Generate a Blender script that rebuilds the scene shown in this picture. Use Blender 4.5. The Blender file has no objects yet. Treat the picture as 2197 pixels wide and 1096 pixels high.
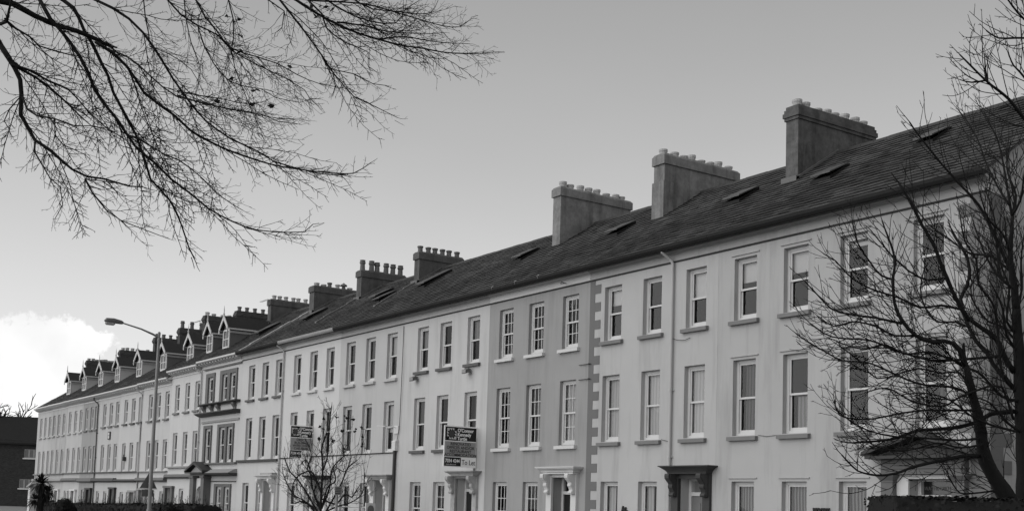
import bpy, bmesh, math, random
import numpy as np
from mathutils import Matrix, Vector

scene = bpy.context.scene
COL = scene.collection
R = math.radians
CZ = 1.7                      # eye height above the road; the terrace front stands on the plane y = FY
FY = 22.0
random.seed(7)
RNG = np.random.default_rng(11)

# ------------------------------------------------------------------ camera
cam_d = bpy.data.cameras.new('camera')
cam = bpy.data.objects.new('camera', cam_d)
COL.objects.link(cam)
cam_d.sensor_fit = 'HORIZONTAL'
cam_d.sensor_width = 36.0
cam_d.lens = 2546.2 / 2197.0 * 36.0
cam_d.shift_x = (1098.5 - 1096.0) / 2197.0
cam_d.shift_y = (867.1 - 548.0) / 2197.0
cam_d.clip_start = 0.1
cam_d.clip_end = 3000.0
RIGHT = Vector((0.55812825, 0.82916659, 0.03123507))
UP = Vector((0.05420215, -0.07399617, 0.99578446))
FWD = Vector((-0.82798248, 0.55408243, 0.08624196))
cam.matrix_world = Matrix(((RIGHT.x, UP.x, -FWD.x, 0), (RIGHT.y, UP.y, -FWD.y, 0), (RIGHT.z, UP.z, -FWD.z, CZ), (0, 0, 0, 1)))
scene.camera = cam

# ------------------------------------------------------------------ sun, sky, exposure
scene.view_settings.view_transform = 'Standard'
scene.view_settings.look = 'None'
scene.view_settings.gamma = 1.0
scene.view_settings.exposure = 0.0
SUN_DIR = Vector((-0.16, -0.88, 0.54)).normalized()          # from the scene towards the sun
SUN_EL = math.asin(SUN_DIR.z)
sun_d = bpy.data.lights.new('sun', 'SUN')
sun_d.energy = 2.05
sun_d.angle = R(90)
sun_d.color = (1.0, 0.995, 0.99)
sun = bpy.data.objects.new('sun', sun_d)
COL.objects.link(sun)
sun.rotation_euler = SUN_DIR.to_track_quat('Z', 'Y').to_euler()
sun.location = (0, -20, 60)

SKY_GAIN, SKY_VEIL, SKY_HORIZON, SKY_STRENGTH, CLOUD = 0.03, 0.178, 0.83, 1.0, 0.93
world = bpy.data.worlds.new('World')
scene.world = world
world.use_nodes = True
wt = world.node_tree
wt.nodes.clear()

def N(t, typ, **kw):
    n = t.nodes.new(typ)
    for k, v in kw.items():
        if k in n.bl_rna.properties:
            setattr(n, k, v)
        else:
            n.inputs[k].default_value = v
    return n

def L(t, a, b):
    t.links.new(a, b)

def M(t, op, a, b=None, c=None, clamp=False):
    n = t.nodes.new('ShaderNodeMath'); n.operation = op; n.use_clamp = clamp
    for i, v in enumerate((a, b, c)):
        if v is None: continue
        if isinstance(v, (int, float)): n.inputs[i].default_value = v
        else: t.links.new(v, n.inputs[i])
    return n.outputs[0]

sky = N(wt, 'ShaderNodeTexSky', sky_type='NISHITA', sun_disc=False, altitude=50.0, air_density=1.6, dust_density=4.0, ozone_density=1.0)
sky.sun_elevation = SUN_EL
sky.sun_rotation = math.atan2(SUN_DIR.x, SUN_DIR.y)
bw = N(wt, 'ShaderNodeRGBToBW')
L(wt, sky.outputs[0], bw.inputs[0])
tc = N(wt, 'ShaderNodeTexCoord')
# a thin even veil of high cloud over the whole sky: keeps part of the clear-sky gradient
base = M(wt, 'ADD', M(wt, 'MULTIPLY', bw.outputs[0], SKY_GAIN), SKY_VEIL)
sep = N(wt, 'ShaderNodeSeparateXYZ'); L(wt, tc.outputs['Generated'], sep.inputs[0])
# brighter towards the horizon
hz = M(wt, 'POWER', M(wt, 'SUBTRACT', 1.0, M(wt, 'ABSOLUTE', sep.outputs[2]), clamp=True), 3.5)
base = M(wt, 'ADD', base, M(wt, 'MULTIPLY', hz, SKY_HORIZON))
streak = N(wt, 'ShaderNodeTexNoise', Scale=2.2, Detail=3.0, Roughness=0.5)
mp = N(wt, 'ShaderNodeMapping'); mp.inputs['Scale'].default_value = (1, 1, 3.5)
L(wt, tc.outputs['Generated'], mp.inputs[0]); L(wt, mp.outputs[0], streak.inputs['Vector'])
base = M(wt, 'MULTIPLY', base, M(wt, 'ADD', 0.94, M(wt, 'MULTIPLY', streak.outputs[0], 0.12)))
# cumulus low over the far end of the street: overlapping lobes round fixed sky directions, edges broken by noise
n1 = N(wt, 'ShaderNodeTexNoise', Scale=20.0, Detail=8.0, Roughness=0.62)
L(wt, tc.outputs['Generated'], n1.inputs['Vector'])
off = N(wt, 'ShaderNodeVectorMath', operation='SUBTRACT'); off.inputs[1].default_value = (0.5, 0.5, 0.5)
L(wt, n1.outputs['Color'], off.inputs[0])
sc_ = N(wt, 'ShaderNodeVectorMath', operation='SCALE'); sc_.inputs['Scale'].default_value = 0.085
L(wt, off.outputs[0], sc_.inputs[0])
dv = N(wt, 'ShaderNodeVectorMath', operation='ADD')
L(wt, tc.outputs['Generated'], dv.inputs[0]); L(wt, sc_.outputs[0], dv.inputs[1])
def lobe(px, py, rad):
    d = (RIGHT * ((px - 1096.0) / 2546.2) - UP * ((py - 867.1) / 2546.2) + FWD).normalized()
    n = N(wt, 'ShaderNodeVectorMath', operation='DISTANCE'); n.inputs[1].default_value = d
    L(wt, dv.outputs[0], n.inputs[0])
    return M(wt, 'SUBTRACT', 1.0, M(wt, 'DIVIDE', n.outputs['Value'], rad / 2546.2))
cl = None
for px, py, rad in ((150, 742, 78), (95, 768, 86), (25, 768, 82), (-70, 755, 105), (60, 830, 84), (150, 800, 74), (-180, 790, 140), (-20, 850, 110)):
    v = lobe(px, py, rad)
    cl = v if cl is None else M(wt, 'MAXIMUM', cl, v)
mask = N(wt, 'ShaderNodeMapRange', interpolation_type='SMOOTHSTEP')
mask.inputs['From Min'].default_value = 0.02; mask.inputs['From Max'].default_value = 0.19
L(wt, cl, mask.inputs['Value'])
n2 = N(wt, 'ShaderNodeTexNoise', Scale=13.0, Detail=5.0, Roughness=0.5)
L(wt, tc.outputs['Generated'], n2.inputs['Vector'])
cloud = M(wt, 'ADD', CLOUD - 0.26, M(wt, 'MULTIPLY', n2.outputs[0], 0.52))
val = M(wt, 'ADD', M(wt, 'MULTIPLY', base, M(wt, 'SUBTRACT', 1.0, mask.outputs[0])), M(wt, 'MULTIPLY', cloud, mask.outputs[0]))
bg = N(wt, 'ShaderNodeBackground', Strength=SKY_STRENGTH)
L(wt, val, bg.inputs['Color'])
wo = N(wt, 'ShaderNodeOutputWorld')
L(wt, bg.outputs[0], wo.inputs['Surface'])

# ------------------------------------------------------------------ helpers
def tag(o, label=None, cat=None, group=None, kind=None):
    if label: o['label'] = label
    if cat: o['category'] = cat
    if group: o['group'] = group
    if kind: o['kind'] = kind
    return o

def thing(name, label, cat, loc=(0, 0, 0), group=None):
    o = bpy.data.objects.new(name, None)
    COL.objects.link(o); o.location = loc; o.empty_display_size = 0.3
    return tag(o, label, cat, group)

class MB:
    """collects boxes, prisms and tubes and links them as one mesh object"""
    def __init__(s): s.v = []; s.f = []
    def poly(s, pts):
        n = len(s.v); s.v += [tuple(p) for p in pts]; s.f.append(tuple(range(n, n + len(pts))))
    def box(s, x0, x1, y0, y1, z0, z1):
        n = len(s.v)
        s.v += [(x0,y0,z0),(x1,y0,z0),(x1,y1,z0),(x0,y1,z0),(x0,y0,z1),(x1,y0,z1),(x1,y1,z1),(x0,y1,z1)]
        s.f += [tuple(n + i for i in q) for q in ((0,3,2,1),(4,5,6,7),(0,1,5,4),(1,2,6,5),(2,3,7,6),(3,0,4,7))]
    def frustum(s, a, b):            # a, b = (x0,x1,y0,y1,z)
        n = len(s.v)
        for x0,x1,y0,y1,z in (a, b): s.v += [(x0,y0,z),(x1,y0,z),(x1,y1,z),(x0,y1,z)]
        s.f += [tuple(n + i for i in q) for q in ((0,3,2,1),(4,5,6,7),(0,1,5,4),(1,2,6,5),(2,3,7,6),(3,0,4,7))]
    def prism(s, prof, x0, x1, axis='x'):   # profile in the two other axes, extruded along axis
        n = len(s.v); k = len(prof)
        mk = {'x': lambda t, a, b: (t, a, b), 'y': lambda t, a, b: (a, t, b), 'z': lambda t, a, b: (a, b, t)}[axis]
        s.v += [mk(x0, a, b) for a, b in prof] + [mk(x1, a, b) for a, b in prof]
        s.f.append(tuple(range(n, n + k))[::-1]); s.f.append(tuple(range(n + k, n + 2 * k)))
        for i in range(k): s.f.append((n + i, n + (i + 1) % k, n + k + (i + 1) % k, n + k + i))
    def lathe(s, prof, cx, cy, cz, n=12):   # profile of (r, z)
        b = len(s.v)
        for r, z in prof:
            for i in range(n):
                a = 2 * math.pi * i / n; s.v.append((cx + r * math.cos(a), cy + r * math.sin(a), cz + z))
        for j in range(len(prof) - 1):
            for i in range(n):
                s.f.append((b + j*n + i, b + j*n + (i+1) % n, b + (j+1)*n + (i+1) % n, b + (j+1)*n + i))
        s.f.append(tuple(b + i for i in range(n))[::-1]); s.f.append(tuple(b + (len(prof)-1)*n + i for i in range(n)))
    def tube(s, pts, rad, n=6):
        P = np.array(pts, float); k = len(P)
        rad = np.broadcast_to(np.array(rad, float), (k,))
        T = np.empty_like(P); T[1:-1] = P[2:] - P[:-2]; T[0] = P[1] - P[0]; T[-1] = P[-1] - P[-2]
        T /= np.linalg.norm(T, axis=1)[:, None] + 1e-9
        ref = np.array([0.31, 0.17, 0.94]) if abs(T[0][2]) < 0.9 else np.array([0.94, 0.3, 0.1])
        U = np.cross(T, ref); U /= np.linalg.norm(U, axis=1)[:, None] + 1e-9
        W = np.cross(T, U)
        b = len(s.v)
        an = np.arange(n) * 2 * math.pi / n
        V = P[:, None, :] + rad[:, None, None] * (np.cos(an)[None, :, None] * U[:, None, :] + np.sin(an)[None, :, None] * W[:, None, :])
        s.v += [tuple(q) for q in V.reshape(-1, 3)]
        for j in range(k - 1):
            for i in range(n):
                i2 = (i + 1) % n
                s.f.append((b + j*n + i, b + j*n + i2, b + (j+1)*n + i2, b + (j+1)*n + i))
        s.f.append(tuple(b + i for i in range(n))[::-1]); s.f.append(tuple(b + (k-1)*n + i for i in range(n)))
    def mesh(s, name, mat, org=(0, 0, 0), smooth=False, fix=True):
        me = bpy.data.meshes.new(name)
        V = np.array(s.v, float) - np.array(org, float)
        me.from_pydata(V.tolist(), [], s.f)
        if fix:
            bm = bmesh.new(); bm.from_mesh(me); bmesh.ops.recalc_face_normals(bm, faces=bm.faces); bm.to_mesh(me); bm.free()
        if smooth:
            me.polygons.foreach_set('use_smooth', [True] * len(me.polygons))
        me.materials.append(mat)
        me.update()
        return me
    def build(s, name, mat, parent=None, org=None, smooth=False, fix=True):
        if org is None:                       # part coordinates are world metres: measure them from the thing's base
            org = Vector((0, 0, 0)); q = parent
            while q: org = org + q.location; q = q.parent
        return put(name, s.mesh(name, mat, org, smooth, fix), parent)

def put(name, me, parent=None, loc=(0, 0, 0)):
    o = bpy.data.objects.new(name, me); COL.objects.link(o)
    if parent: o.parent = parent
    o.location = loc
    return o

# ------------------------------------------------------------------ materials
MATS = {}
def principled(name):
    m = bpy.data.materials.new(name); m.use_nodes = True
    return m, m.node_tree, m.node_tree.nodes['Principled BSDF']

def g3(v): return (v, v, v, 1.0)

def plain(name, a, rough=0.6, var=0.12, scale=6.0, bump=0.0, spec=0.22, metal=0.0):
    """grey paint, stone or wood with a soft mottling"""
    if name in MATS: return MATS[name]
    m, t, p = principled(name)
    geo = N(t, 'ShaderNodeNewGeometry')
    no = N(t, 'ShaderNodeTexNoise', Scale=scale, Detail=6.0, Roughness=0.6)
    L(t, geo.outputs['Position'], no.inputs['Vector'])
    v = M(t, 'MULTIPLY', a, M(t, 'ADD', 1.0 - var, M(t, 'MULTIPLY', no.outputs[0], 2 * var)))
    L(t, v, p.inputs['Base Color'])
    p.inputs['Roughness'].default_value = rough
    p.inputs['Specular IOR Level'].default_value = spec
    p.inputs['Metallic'].default_value = metal
    if bump:
        b = N(t, 'ShaderNodeBump', Strength=bump, Distance=0.02)
        L(t, no.outputs[0], b.inputs['Height']); L(t, b.outputs[0], p.inputs['Normal'])
    MATS[name] = m
    return m

def stucco(name, a, dirt=0.12, streak=0.1, scale=0.55, grain=0.08, gs=38.0):
    """painted render: broad weathering blotches, faint rain streaks and a fine grain"""
    if name in MATS: return MATS[name]
    m, t, p = principled(name)
    geo = N(t, 'ShaderNodeNewGeometry')
    big = N(t, 'ShaderNodeTexNoise', Scale=scale, Detail=5.0, Roughness=0.62)
    L(t, geo.outputs['Position'], big.inputs['Vector'])
    mp = N(t, 'ShaderNodeMapping'); mp.inputs['Scale'].default_value = (3.2, 3.2, 0.28)
    L(t, geo.outputs['Position'], mp.inputs[0])
    st = N(t, 'ShaderNodeTexNoise', Scale=1.0, Detail=5.0, Roughness=0.65)
    L(t, mp.outputs[0], st.inputs['Vector'])
    fine = N(t, 'ShaderNodeTexNoise', Scale=gs, Detail=4.0, Roughness=0.7)
    L(t, geo.outputs['Position'], fine.inputs['Vector'])
    stn = N(t, 'ShaderNodeMapRange'); stn.inputs['From Min'].default_value = 0.5; stn.inputs['From Max'].default_value = 0.78
    L(t, st.outputs[0], stn.inputs['Value'])
    v = M(t, 'ADD', 1.0 - dirt, M(t, 'MULTIPLY', big.outputs[0], 2 * dirt))
    v = M(t, 'MULTIPLY', v, M(t, 'SUBTRACT', 1.0, M(t, 'MULTIPLY', stn.outputs[0], streak)))
    v = M(t, 'MULTIPLY', v, M(t, 'ADD', 1.0 - grain / 2, M(t, 'MULTIPLY', fine.outputs[0], grain)))
    L(t, M(t, 'MULTIPLY', v, a), p.inputs['Base Color'])
    p.inputs['Roughness'].default_value = 0.85
    p.inputs['Specular IOR Level'].default_value = 0.2
    b = N(t, 'ShaderNodeBump', Strength=0.25, Distance=0.012)
    L(t, M(t, 'ADD', fine.outputs[0], M(t, 'MULTIPLY', big.outputs[0], 3.0)), b.inputs['Height']); L(t, b.outputs[0], p.inputs['Normal'])
    MATS[name] = m
    return m

def slate(name, a, dz):
    """slates: every slate its own tone, lichen blotches; the courses themselves are modelled"""
    if name in MATS: return MATS[name]
    m, t, p = principled(name)
    tcn = N(t, 'ShaderNodeTexCoord')
    sp = N(t, 'ShaderNodeSeparateXYZ'); L(t, tcn.outputs['Object'], sp.inputs[0])
    cb = N(t, 'ShaderNodeCombineXYZ'); L(t, sp.outputs[0], cb.inputs[0]); L(t, sp.outputs[2], cb.inputs[1])
    br = N(t, 'ShaderNodeTexBrick', offset=0.5)
    br.inputs['Color1'].default_value = g3(a * 0.62); br.inputs['Color2'].default_value = g3(a * 1.45); br.inputs['Mortar'].default_value = g3(a * 0.25)
    br.inputs['Scale'].default_value = 1.0; br.inputs['Mortar Size'].default_value = 0.006; br.inputs['Bias'].default_value = 0.0
    br.inputs['Brick Width'].default_value = 0.27; br.inputs['Row Height'].default_value = dz
    L(t, cb.outputs[0], br.inputs['Vector'])
    bl = N(t, 'ShaderNodeTexNoise', Scale=0.9, Detail=6.0, Roughness=0.65)
    L(t, tcn.outputs['Object'], bl.inputs['Vector'])
    mx = N(t, 'ShaderNodeMix', data_type='RGBA', blend_type='MULTIPLY'); mx.inputs[0].default_value = 1.0
    L(t, br.outputs[0], mx.inputs[6])
    wet = N(t, 'ShaderNodeTexNoise', Scale=0.22, Detail=4.0, Roughness=0.55)
    L(t, tcn.outputs['Object'], wet.inputs['Vector'])
    wr = N(t, 'ShaderNodeMapRange', interpolation_type='SMOOTHSTEP'); wr.inputs['From Min'].default_value = 0.36; wr.inputs['From Max'].default_value = 0.62
    wr.inputs['To Min'].default_value = 0.52; wr.inputs['To Max'].default_value = 1.12
    L(t, wet.outputs[0], wr.inputs['Value'])
    L(t, M(t, 'MULTIPLY', wr.outputs[0], M(t, 'ADD', 0.68, M(t, 'MULTIPLY', bl.outputs[0], 0.64))), mx.inputs[7])
    L(t, mx.outputs[2], p.inputs['Base Color'])
    p.inputs['Roughness'].default_value = 0.65
    p.inputs['Specular IOR Level'].default_value = 0.22
    b = N(t, 'ShaderNodeBump', Strength=0.5, Distance=0.01)
    L(t, M(t, 'ADD', br.outputs['Fac'], M(t, 'MULTIPLY', bl.outputs[0], -2.0)), b.inputs['Height']); b.invert = True
    L(t, b.outputs[0], p.inputs['Normal'])
    MATS[name] = m
    return m

def brickwork(name, a, mort, w=0.22, h=0.075):
    if name in MATS: return MATS[name]
    m, t, p = principled(name)
    tcn = N(t, 'ShaderNodeTexCoord')
    sp = N(t, 'ShaderNodeSeparateXYZ'); L(t, tcn.outputs['Object'], sp.inputs[0])
    cb = N(t, 'ShaderNodeCombineXYZ')
    L(t, M(t, 'ADD', sp.outputs[0], sp.outputs[1]), cb.inputs[0]); L(t, sp.outputs[2], cb.inputs[1])
    br = N(t, 'ShaderNodeTexBrick', offset=0.5)
    br.inputs['Color1'].default_value = g3(a * 0.7); br.inputs['Color2'].default_value = g3(a * 1.3); br.inputs['Mortar'].default_value = g3(mort)
    br.inputs['Scale'].default_value = 1.0; br.inputs['Mortar Size'].default_value = 0.01
    br.inputs['Brick Width'].default_value = w; br.inputs['Row Height'].default_value = h
    L(t, cb.outputs[0], br.inputs['Vector'])
    bl = N(t, 'ShaderNodeTexNoise', Scale=2.0, Detail=5.0, Roughness=0.6)
    L(t, tcn.outputs['Object'], bl.inputs['Vector'])
    mx = N(t, 'ShaderNodeMix', data_type='RGBA', blend_type='MULTIPLY'); mx.inputs[0].default_value = 1.0
    L(t, br.outputs[0], mx.inputs[6]); L(t, M(t, 'ADD', 0.6, M(t, 'MULTIPLY', bl.outputs[0], 0.8)), mx.inputs[7])
    L(t, mx.outputs[2], p.inputs['Base Color'])
    p.inputs['Roughness'].default_value = 0.9; p.inputs['Specular IOR Level'].default_value = 0.15
    MATS[name] = m
    return m

def glass(name, tint=0.8, rough=0.0):
    if name in MATS: return MATS[name]
    m = bpy.data.materials.new(name); m.use_nodes = True; t = m.node_tree; t.nodes.clear()
    out = N(t, 'ShaderNodeOutputMaterial'); mix = N(t, 'ShaderNodeMixShader')
    tr = N(t, 'ShaderNodeBsdfTransparent'); tr.inputs[0].default_value = g3(tint)
    gl = N(t, 'ShaderNodeBsdfGlossy'); gl.inputs['Roughness'].default_value = rough; gl.inputs['Color'].default_value = g3(0.95)
    fr = N(t, 'ShaderNodeFresnel'); fr.inputs['IOR'].default_value = 1.52
    geo = N(t, 'ShaderNodeNewGeometry')
    no = N(t, 'ShaderNodeTexNoise', Scale=1.7, Detail=1.0); L(t, geo.outputs['Position'], no.inputs['Vector'])
    b = N(t, 'ShaderNodeBump', Strength=0.12, Distance=0.02); L(t, no.outputs[0], b.inputs['Height'])
    L(t, b.outputs[0], gl.inputs['Normal'])
    L(t, M(t, 'MULTIPLY', fr.outputs[0], 0.72, clamp=True), mix.inputs[0])
    L(t, tr.outputs[0], mix.inputs[1]); L(t, gl.outputs[0], mix.inputs[2]); L(t, mix.outputs[0], out.inputs[0])
    MATS[name] = m
    return m

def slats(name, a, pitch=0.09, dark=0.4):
    """hanging vertical blind or gathered curtain: fold shade put into the colour as soft vertical stripes"""
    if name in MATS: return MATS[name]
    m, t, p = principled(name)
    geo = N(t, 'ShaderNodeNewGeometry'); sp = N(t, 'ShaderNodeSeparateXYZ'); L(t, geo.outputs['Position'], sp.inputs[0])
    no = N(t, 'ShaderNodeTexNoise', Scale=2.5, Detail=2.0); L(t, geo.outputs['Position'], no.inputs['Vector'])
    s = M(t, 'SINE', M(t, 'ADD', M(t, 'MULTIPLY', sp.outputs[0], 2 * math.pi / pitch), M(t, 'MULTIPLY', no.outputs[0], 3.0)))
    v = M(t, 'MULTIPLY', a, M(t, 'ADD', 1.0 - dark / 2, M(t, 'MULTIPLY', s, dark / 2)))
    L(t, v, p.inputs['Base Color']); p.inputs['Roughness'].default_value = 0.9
    MATS[name] = m
    return m

WHITE = plain('white_paint', 0.55, 0.45, 0.07, 5.0)
OFFWHITE = plain('weathered_white_paint', 0.6, 0.55, 0.14, 4.0)
SILL_DARK = plain('dark_sill_paint', 0.10, 0.6, 0.15, 5.0)
SILL_MID = plain('mid_grey_sill_paint', 0.17, 0.6, 0.15, 5.0)
TRIM_DARK = plain('dark_trim_paint', 0.045, 0.5, 0.18, 4.0)
TRIM_MID = plain('mid_grey_trim_paint', 0.125, 0.6, 0.15, 4.0)
TRIM_GREY = plain('grey_trim_paint', 0.27, 0.6, 0.12, 4.0)
GUTTER = plain('dark_iron_gutter', 0.016, 0.6, 0.25, 3.0, spec=.12)
GUTTER_L = plain('pale_gutter_paint', 0.28, 0.5, 0.15, 3.0)
PIPE_L = plain('pale_pipe_paint', 0.42, 0.5, 0.12, 3.0)
PIPE_D = plain('dark_pipe_paint', 0.05, 0.5, 0.2, 3.0)
LINE = plain('dark_string_moulding', 0.03, 0.7, 0.2, 3.0)
LEAD = plain('lead_flashing', 0.13, 0.5, 0.25, 3.0)
MORTAR = plain('mortar_fillet', 0.30, 0.9, 0.3, 3.0, 0.4)
STONE = plain('stained_stone', 0.33, 0.9, 0.45, 5.0, 0.3)
CHIM = stucco('weathered_cement_render', 0.205, .6, .6, 1.7, .9, 7.0)
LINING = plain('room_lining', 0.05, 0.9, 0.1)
CHIM_D = stucco('sooty_cement_render', 0.10, .5, .55, 1.7, .6, 7.0)
CHIM_B = brickwork('sooty_brick', 0.06, 0.09)
CHIM_B2 = stucco('flaking_chimney_render', 0.105, .7, .6, 2.3, 1.1, 8.0)
POT = plain('clay_pot', 0.42, 0.8, 0.2, 9.0)
POT_D = plain('sooty_clay_pot', 0.14, 0.8, 0.25, 9.0)
GLASS = glass('window_glass')
DOORM = plain('painted_door', 0.12, 0.4, 0.1, 4.0)
DOORB = plain('black_door_paint', 0.02, 0.3, 0.1, 4.0)
DARKIN = plain('dark_interior', 0.012, 0.9, 0.1)
METAL = plain('galvanised_metal', 0.22, 0.45, 0.15, 3.0, metal=0.4)
BLACK = plain('black_lettering', 0.015, 0.5, 0.1)
BARK = plain('winter_bark', 0.013, 0.9, 0.35, 14.0, 0.4)
TWIG = plain('winter_twig', 0.014, 0.9, 0.2, 14.0)
LEAFD = plain('dead_leaf', 0.02, 0.9, 0.2, 14.0)
HEDGE = plain('evergreen_leaf', 0.02, 0.8, 0.5, 2.5, spec=.1)
CURT_D = slats('grey_curtain', 0.34, 0.12, 0.4)  # curtain cloth of its own mid grey
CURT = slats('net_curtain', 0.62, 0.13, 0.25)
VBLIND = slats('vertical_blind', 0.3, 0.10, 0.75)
BLIND = plain('roller_blind', 0.7, 0.9, 0.06, 2.0)
DRAPE = slats('dark_drape', 0.12, 0.11, 0.6)
DORM_G = plain('grey_dormer_cheek', 0.15, 0.9, 0.15, 3.0)
DORM_W = plain('white_dormer_cheek', 0.55, 0.8, 0.12, 3.0)

# ------------------------------------------------------------------ windows
WIN_CACHE = {}
def window_meshes(w, h, style):
    """sash window in local coordinates: x centred, y = 0 at the wall face, z = 0 at the sill"""
    key = (round(w, 2), round(h, 2), style)
    if key in WIN_CACHE: return WIN_CACHE[key]
    m = MB(); a = w / 2
    st = 0.085 if w > 0.6 else 0.06
    m.box(-a, -a + st, .13, .215, 0, h); m.box(a - st, a, .13, .215, 0, h)
    m.box(-a + st, a - st, .13, .215, h - .075, h); m.box(-a + st, a - st, .13, .215, 0, .075)
    ia = a - st; mid = h * 0.5; s = 0.042
    m.box(-ia, -ia + s, .148, .178, mid, h - .075); m.box(ia - s, ia, .148, .178, mid, h - .075)      # upper sash
    m.box(-ia + s, ia - s, .148, .178, h - .075 - .05, h - .075)
    m.box(-ia, ia, .142, .176, mid - .03, mid + .022)                                               # meeting rail
    m.box(-ia, -ia + s, .18, .208, .075, mid + .02); m.box(ia - s, ia, .18, .208, .075, mid + .02)    # lower sash
    m.box(-ia + s, ia - s, .18, .208, .075, .155)
    g = ia - s
    if style != '1':
        nx, nz = {'6': (3, 2), '4': (2, 2)}[style]
        for z0, z1, y in ((mid + .022, h - .125, .15), (.155, mid - .03, .182)):
            for i in range(1, nx):
                x = -g + 2 * g * i / nx; m.box(x - .012, x + .012, y, y + .024, z0, z1)
            for j in range(1, nz):
                z = z0 + (z1 - z0) * j / nz; m.box(-g, g, y + .002, y + .02, z - .011, z + .011)
    p = MB()
    p.poly([(-g, .164, mid), (g, .164, mid), (g, .164, h - .12), (-g, .164, h - .12)])
    p.poly([(-g, .196, .15), (g, .196, .15), (g, .196, mid), (-g, .196, mid)])
    r = (m.mesh('window_frame', WHITE), p.mesh('window_pane', GLASS, fix=False))
    WIN_CACHE[key] = r
    return r

def window(root, xc, z0, z1, w=.85, style='1', sill=SILL_MID, blind=None, rec=.115):
    """one window of a house; x, z in world metres; returns the frame object"""
    org = root.location
    fm, pm = window_meshes(w, z1 - z0, style)
    f = put('window', fm, root, (xc - org.x, FY - org.y + rec - .13, z0 - org.z))
    put('pane', pm, f)
    h = z1 - z0; a = w / 2
    if sill is not None:
        s = MB(); e = .13 - rec; s.prism([(-.11 + e, -.13), (.14 + e, -.13), (.14 + e, -.005), (-.11 + e, -.03)], -a - .11, a + .11)
        s.build('sill', sill, f, (0, 0, 0))
    if blind:
        kind, lo, hi, mat, u0, u1 = (tuple(blind) + (0, 1))[:6]
        b = MB(); b.box(-a + .05 + u0 * (w - .1), a - .05 - (1 - u1) * (w - .1), .26, .266, h * lo, h * hi)
        b.build(kind, mat, f, (0, 0, 0))
    return f

def wall_front(m, x0, x1, z0, z1, holes, y=FY, depth=.32):
    """front skin with rectangular openings and their reveals"""
    xs = sorted({x0, x1} | {round(v, 4) for h in holes for v in h[:2]})
    zs = sorted({z0, z1} | {round(v, 4) for h in holes for v in h[2:4]})
    for i in range(len(xs) - 1):
        for j in range(len(zs) - 1):
            cx, cz = (xs[i] + xs[i+1]) / 2, (zs[j] + zs[j+1]) / 2
            if any(h[0] < cx < h[1] and h[2] < cz < h[3] for h in holes): continue
            m.poly([(xs[i], y, zs[j]), (xs[i+1], y, zs[j]), (xs[i+1], y, zs[j+1]), (xs[i], y, zs[j+1])])
    for h in holes:
        d = h[4] if len(h) > 4 else depth
        a, b, c, e = h[:4]
        m.poly([(a, y, c), (a, y, e), (a, y + d, e), (a, y + d, c)])
        m.poly([(b, y, c), (b, y + d, c), (b, y + d, e), (b, y, e)])
        m.poly([(a, y, e), (b, y, e), (b, y + d, e), (a, y + d, e)])
        m.poly([(a, y, c), (a, y + d, c), (b, y + d, c), (b, y, c)])

RIDGE_Y = 26.7
TAN = .655
EAVE_Y = 21.68
def roof_z(y, ez): return ez + TAN * (y - EAVE_Y)

def roof_mesh(x0, x1, ez, n, seed, gable=False):
    """slated roof: stepped courses on the street side, plain slope behind"""
    rng = np.random.default_rng(seed)
    m = MB()
    nx = max(3, int((x1 - x0) / .32))
    xs = np.linspace(x0, x1, nx + 1)
    ph = rng.uniform(0, 6, 4)
    def pt(x, i, off, sl=0):
        t = i / n
        y = EAVE_Y + t * (RIDGE_Y - EAVE_Y); z = roof_z(y, ez)
        wob = .022 * math.sin(x * 1.1 + 2.2 * t * 3 + 1.3) * math.sin(3.1 * t * 2 + x * .37) + .006 * math.sin(x * 5.3 + i * 2.1)
        z += wob * math.sin(math.pi * t) ** .5 if 0 < t < 1 else 0
        return (x, y - off * .56 + sl * .83, z + off * .83 + sl * .56)
    for i in range(n):
        sh = rng.uniform(0, .3)
        for k in range(nx):
            a, b = xs[k] + (sh if k else 0), xs[k+1] + (sh if k < nx - 1 else 0)
            o1 = rng.uniform(.018, .032); s1 = rng.normal(-.006, .007)
            if rng.uniform() < .012: s1 -= .05                      # a slipped slate here and there
            m.poly([pt(a, i, o1, s1), pt(b, i, o1 + rng.normal(0, .003), s1 + rng.normal(0, .003)), pt(b, i+1, .004), pt(a, i+1, .004)])
            m.poly([pt(a, i, 0, .006), pt(b, i, 0, .006), pt(b, i, o1, s1), pt(a, i, o1, s1)])
    rz = roof_z(RIDGE_Y, ez); by = 2 * RIDGE_Y - EAVE_Y
    m.poly([(x0, RIDGE_Y, rz), (x1, RIDGE_Y, rz), (x1, by, ez), (x0, by, ez)])
    for x in (x0, x1):
        m.poly([(x, EAVE_Y, ez - .06), (x, RIDGE_Y, rz - .06), (x, RIDGE_Y, rz), (x, EAVE_Y, ez)])
    m.poly([(x0, EAVE_Y, ez - .05), (x1, EAVE_Y, ez - .05), (x1, FY + .1, ez - .05 + TAN * .42), (x0, FY + .1, ez - .05 + TAN * .42)])
    m.poly([(x0, EAVE_Y, ez - .05), (x0, EAVE_Y, ez), (x1, EAVE_Y, ez), (x1, EAVE_Y, ez - .05)])
    return m

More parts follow.
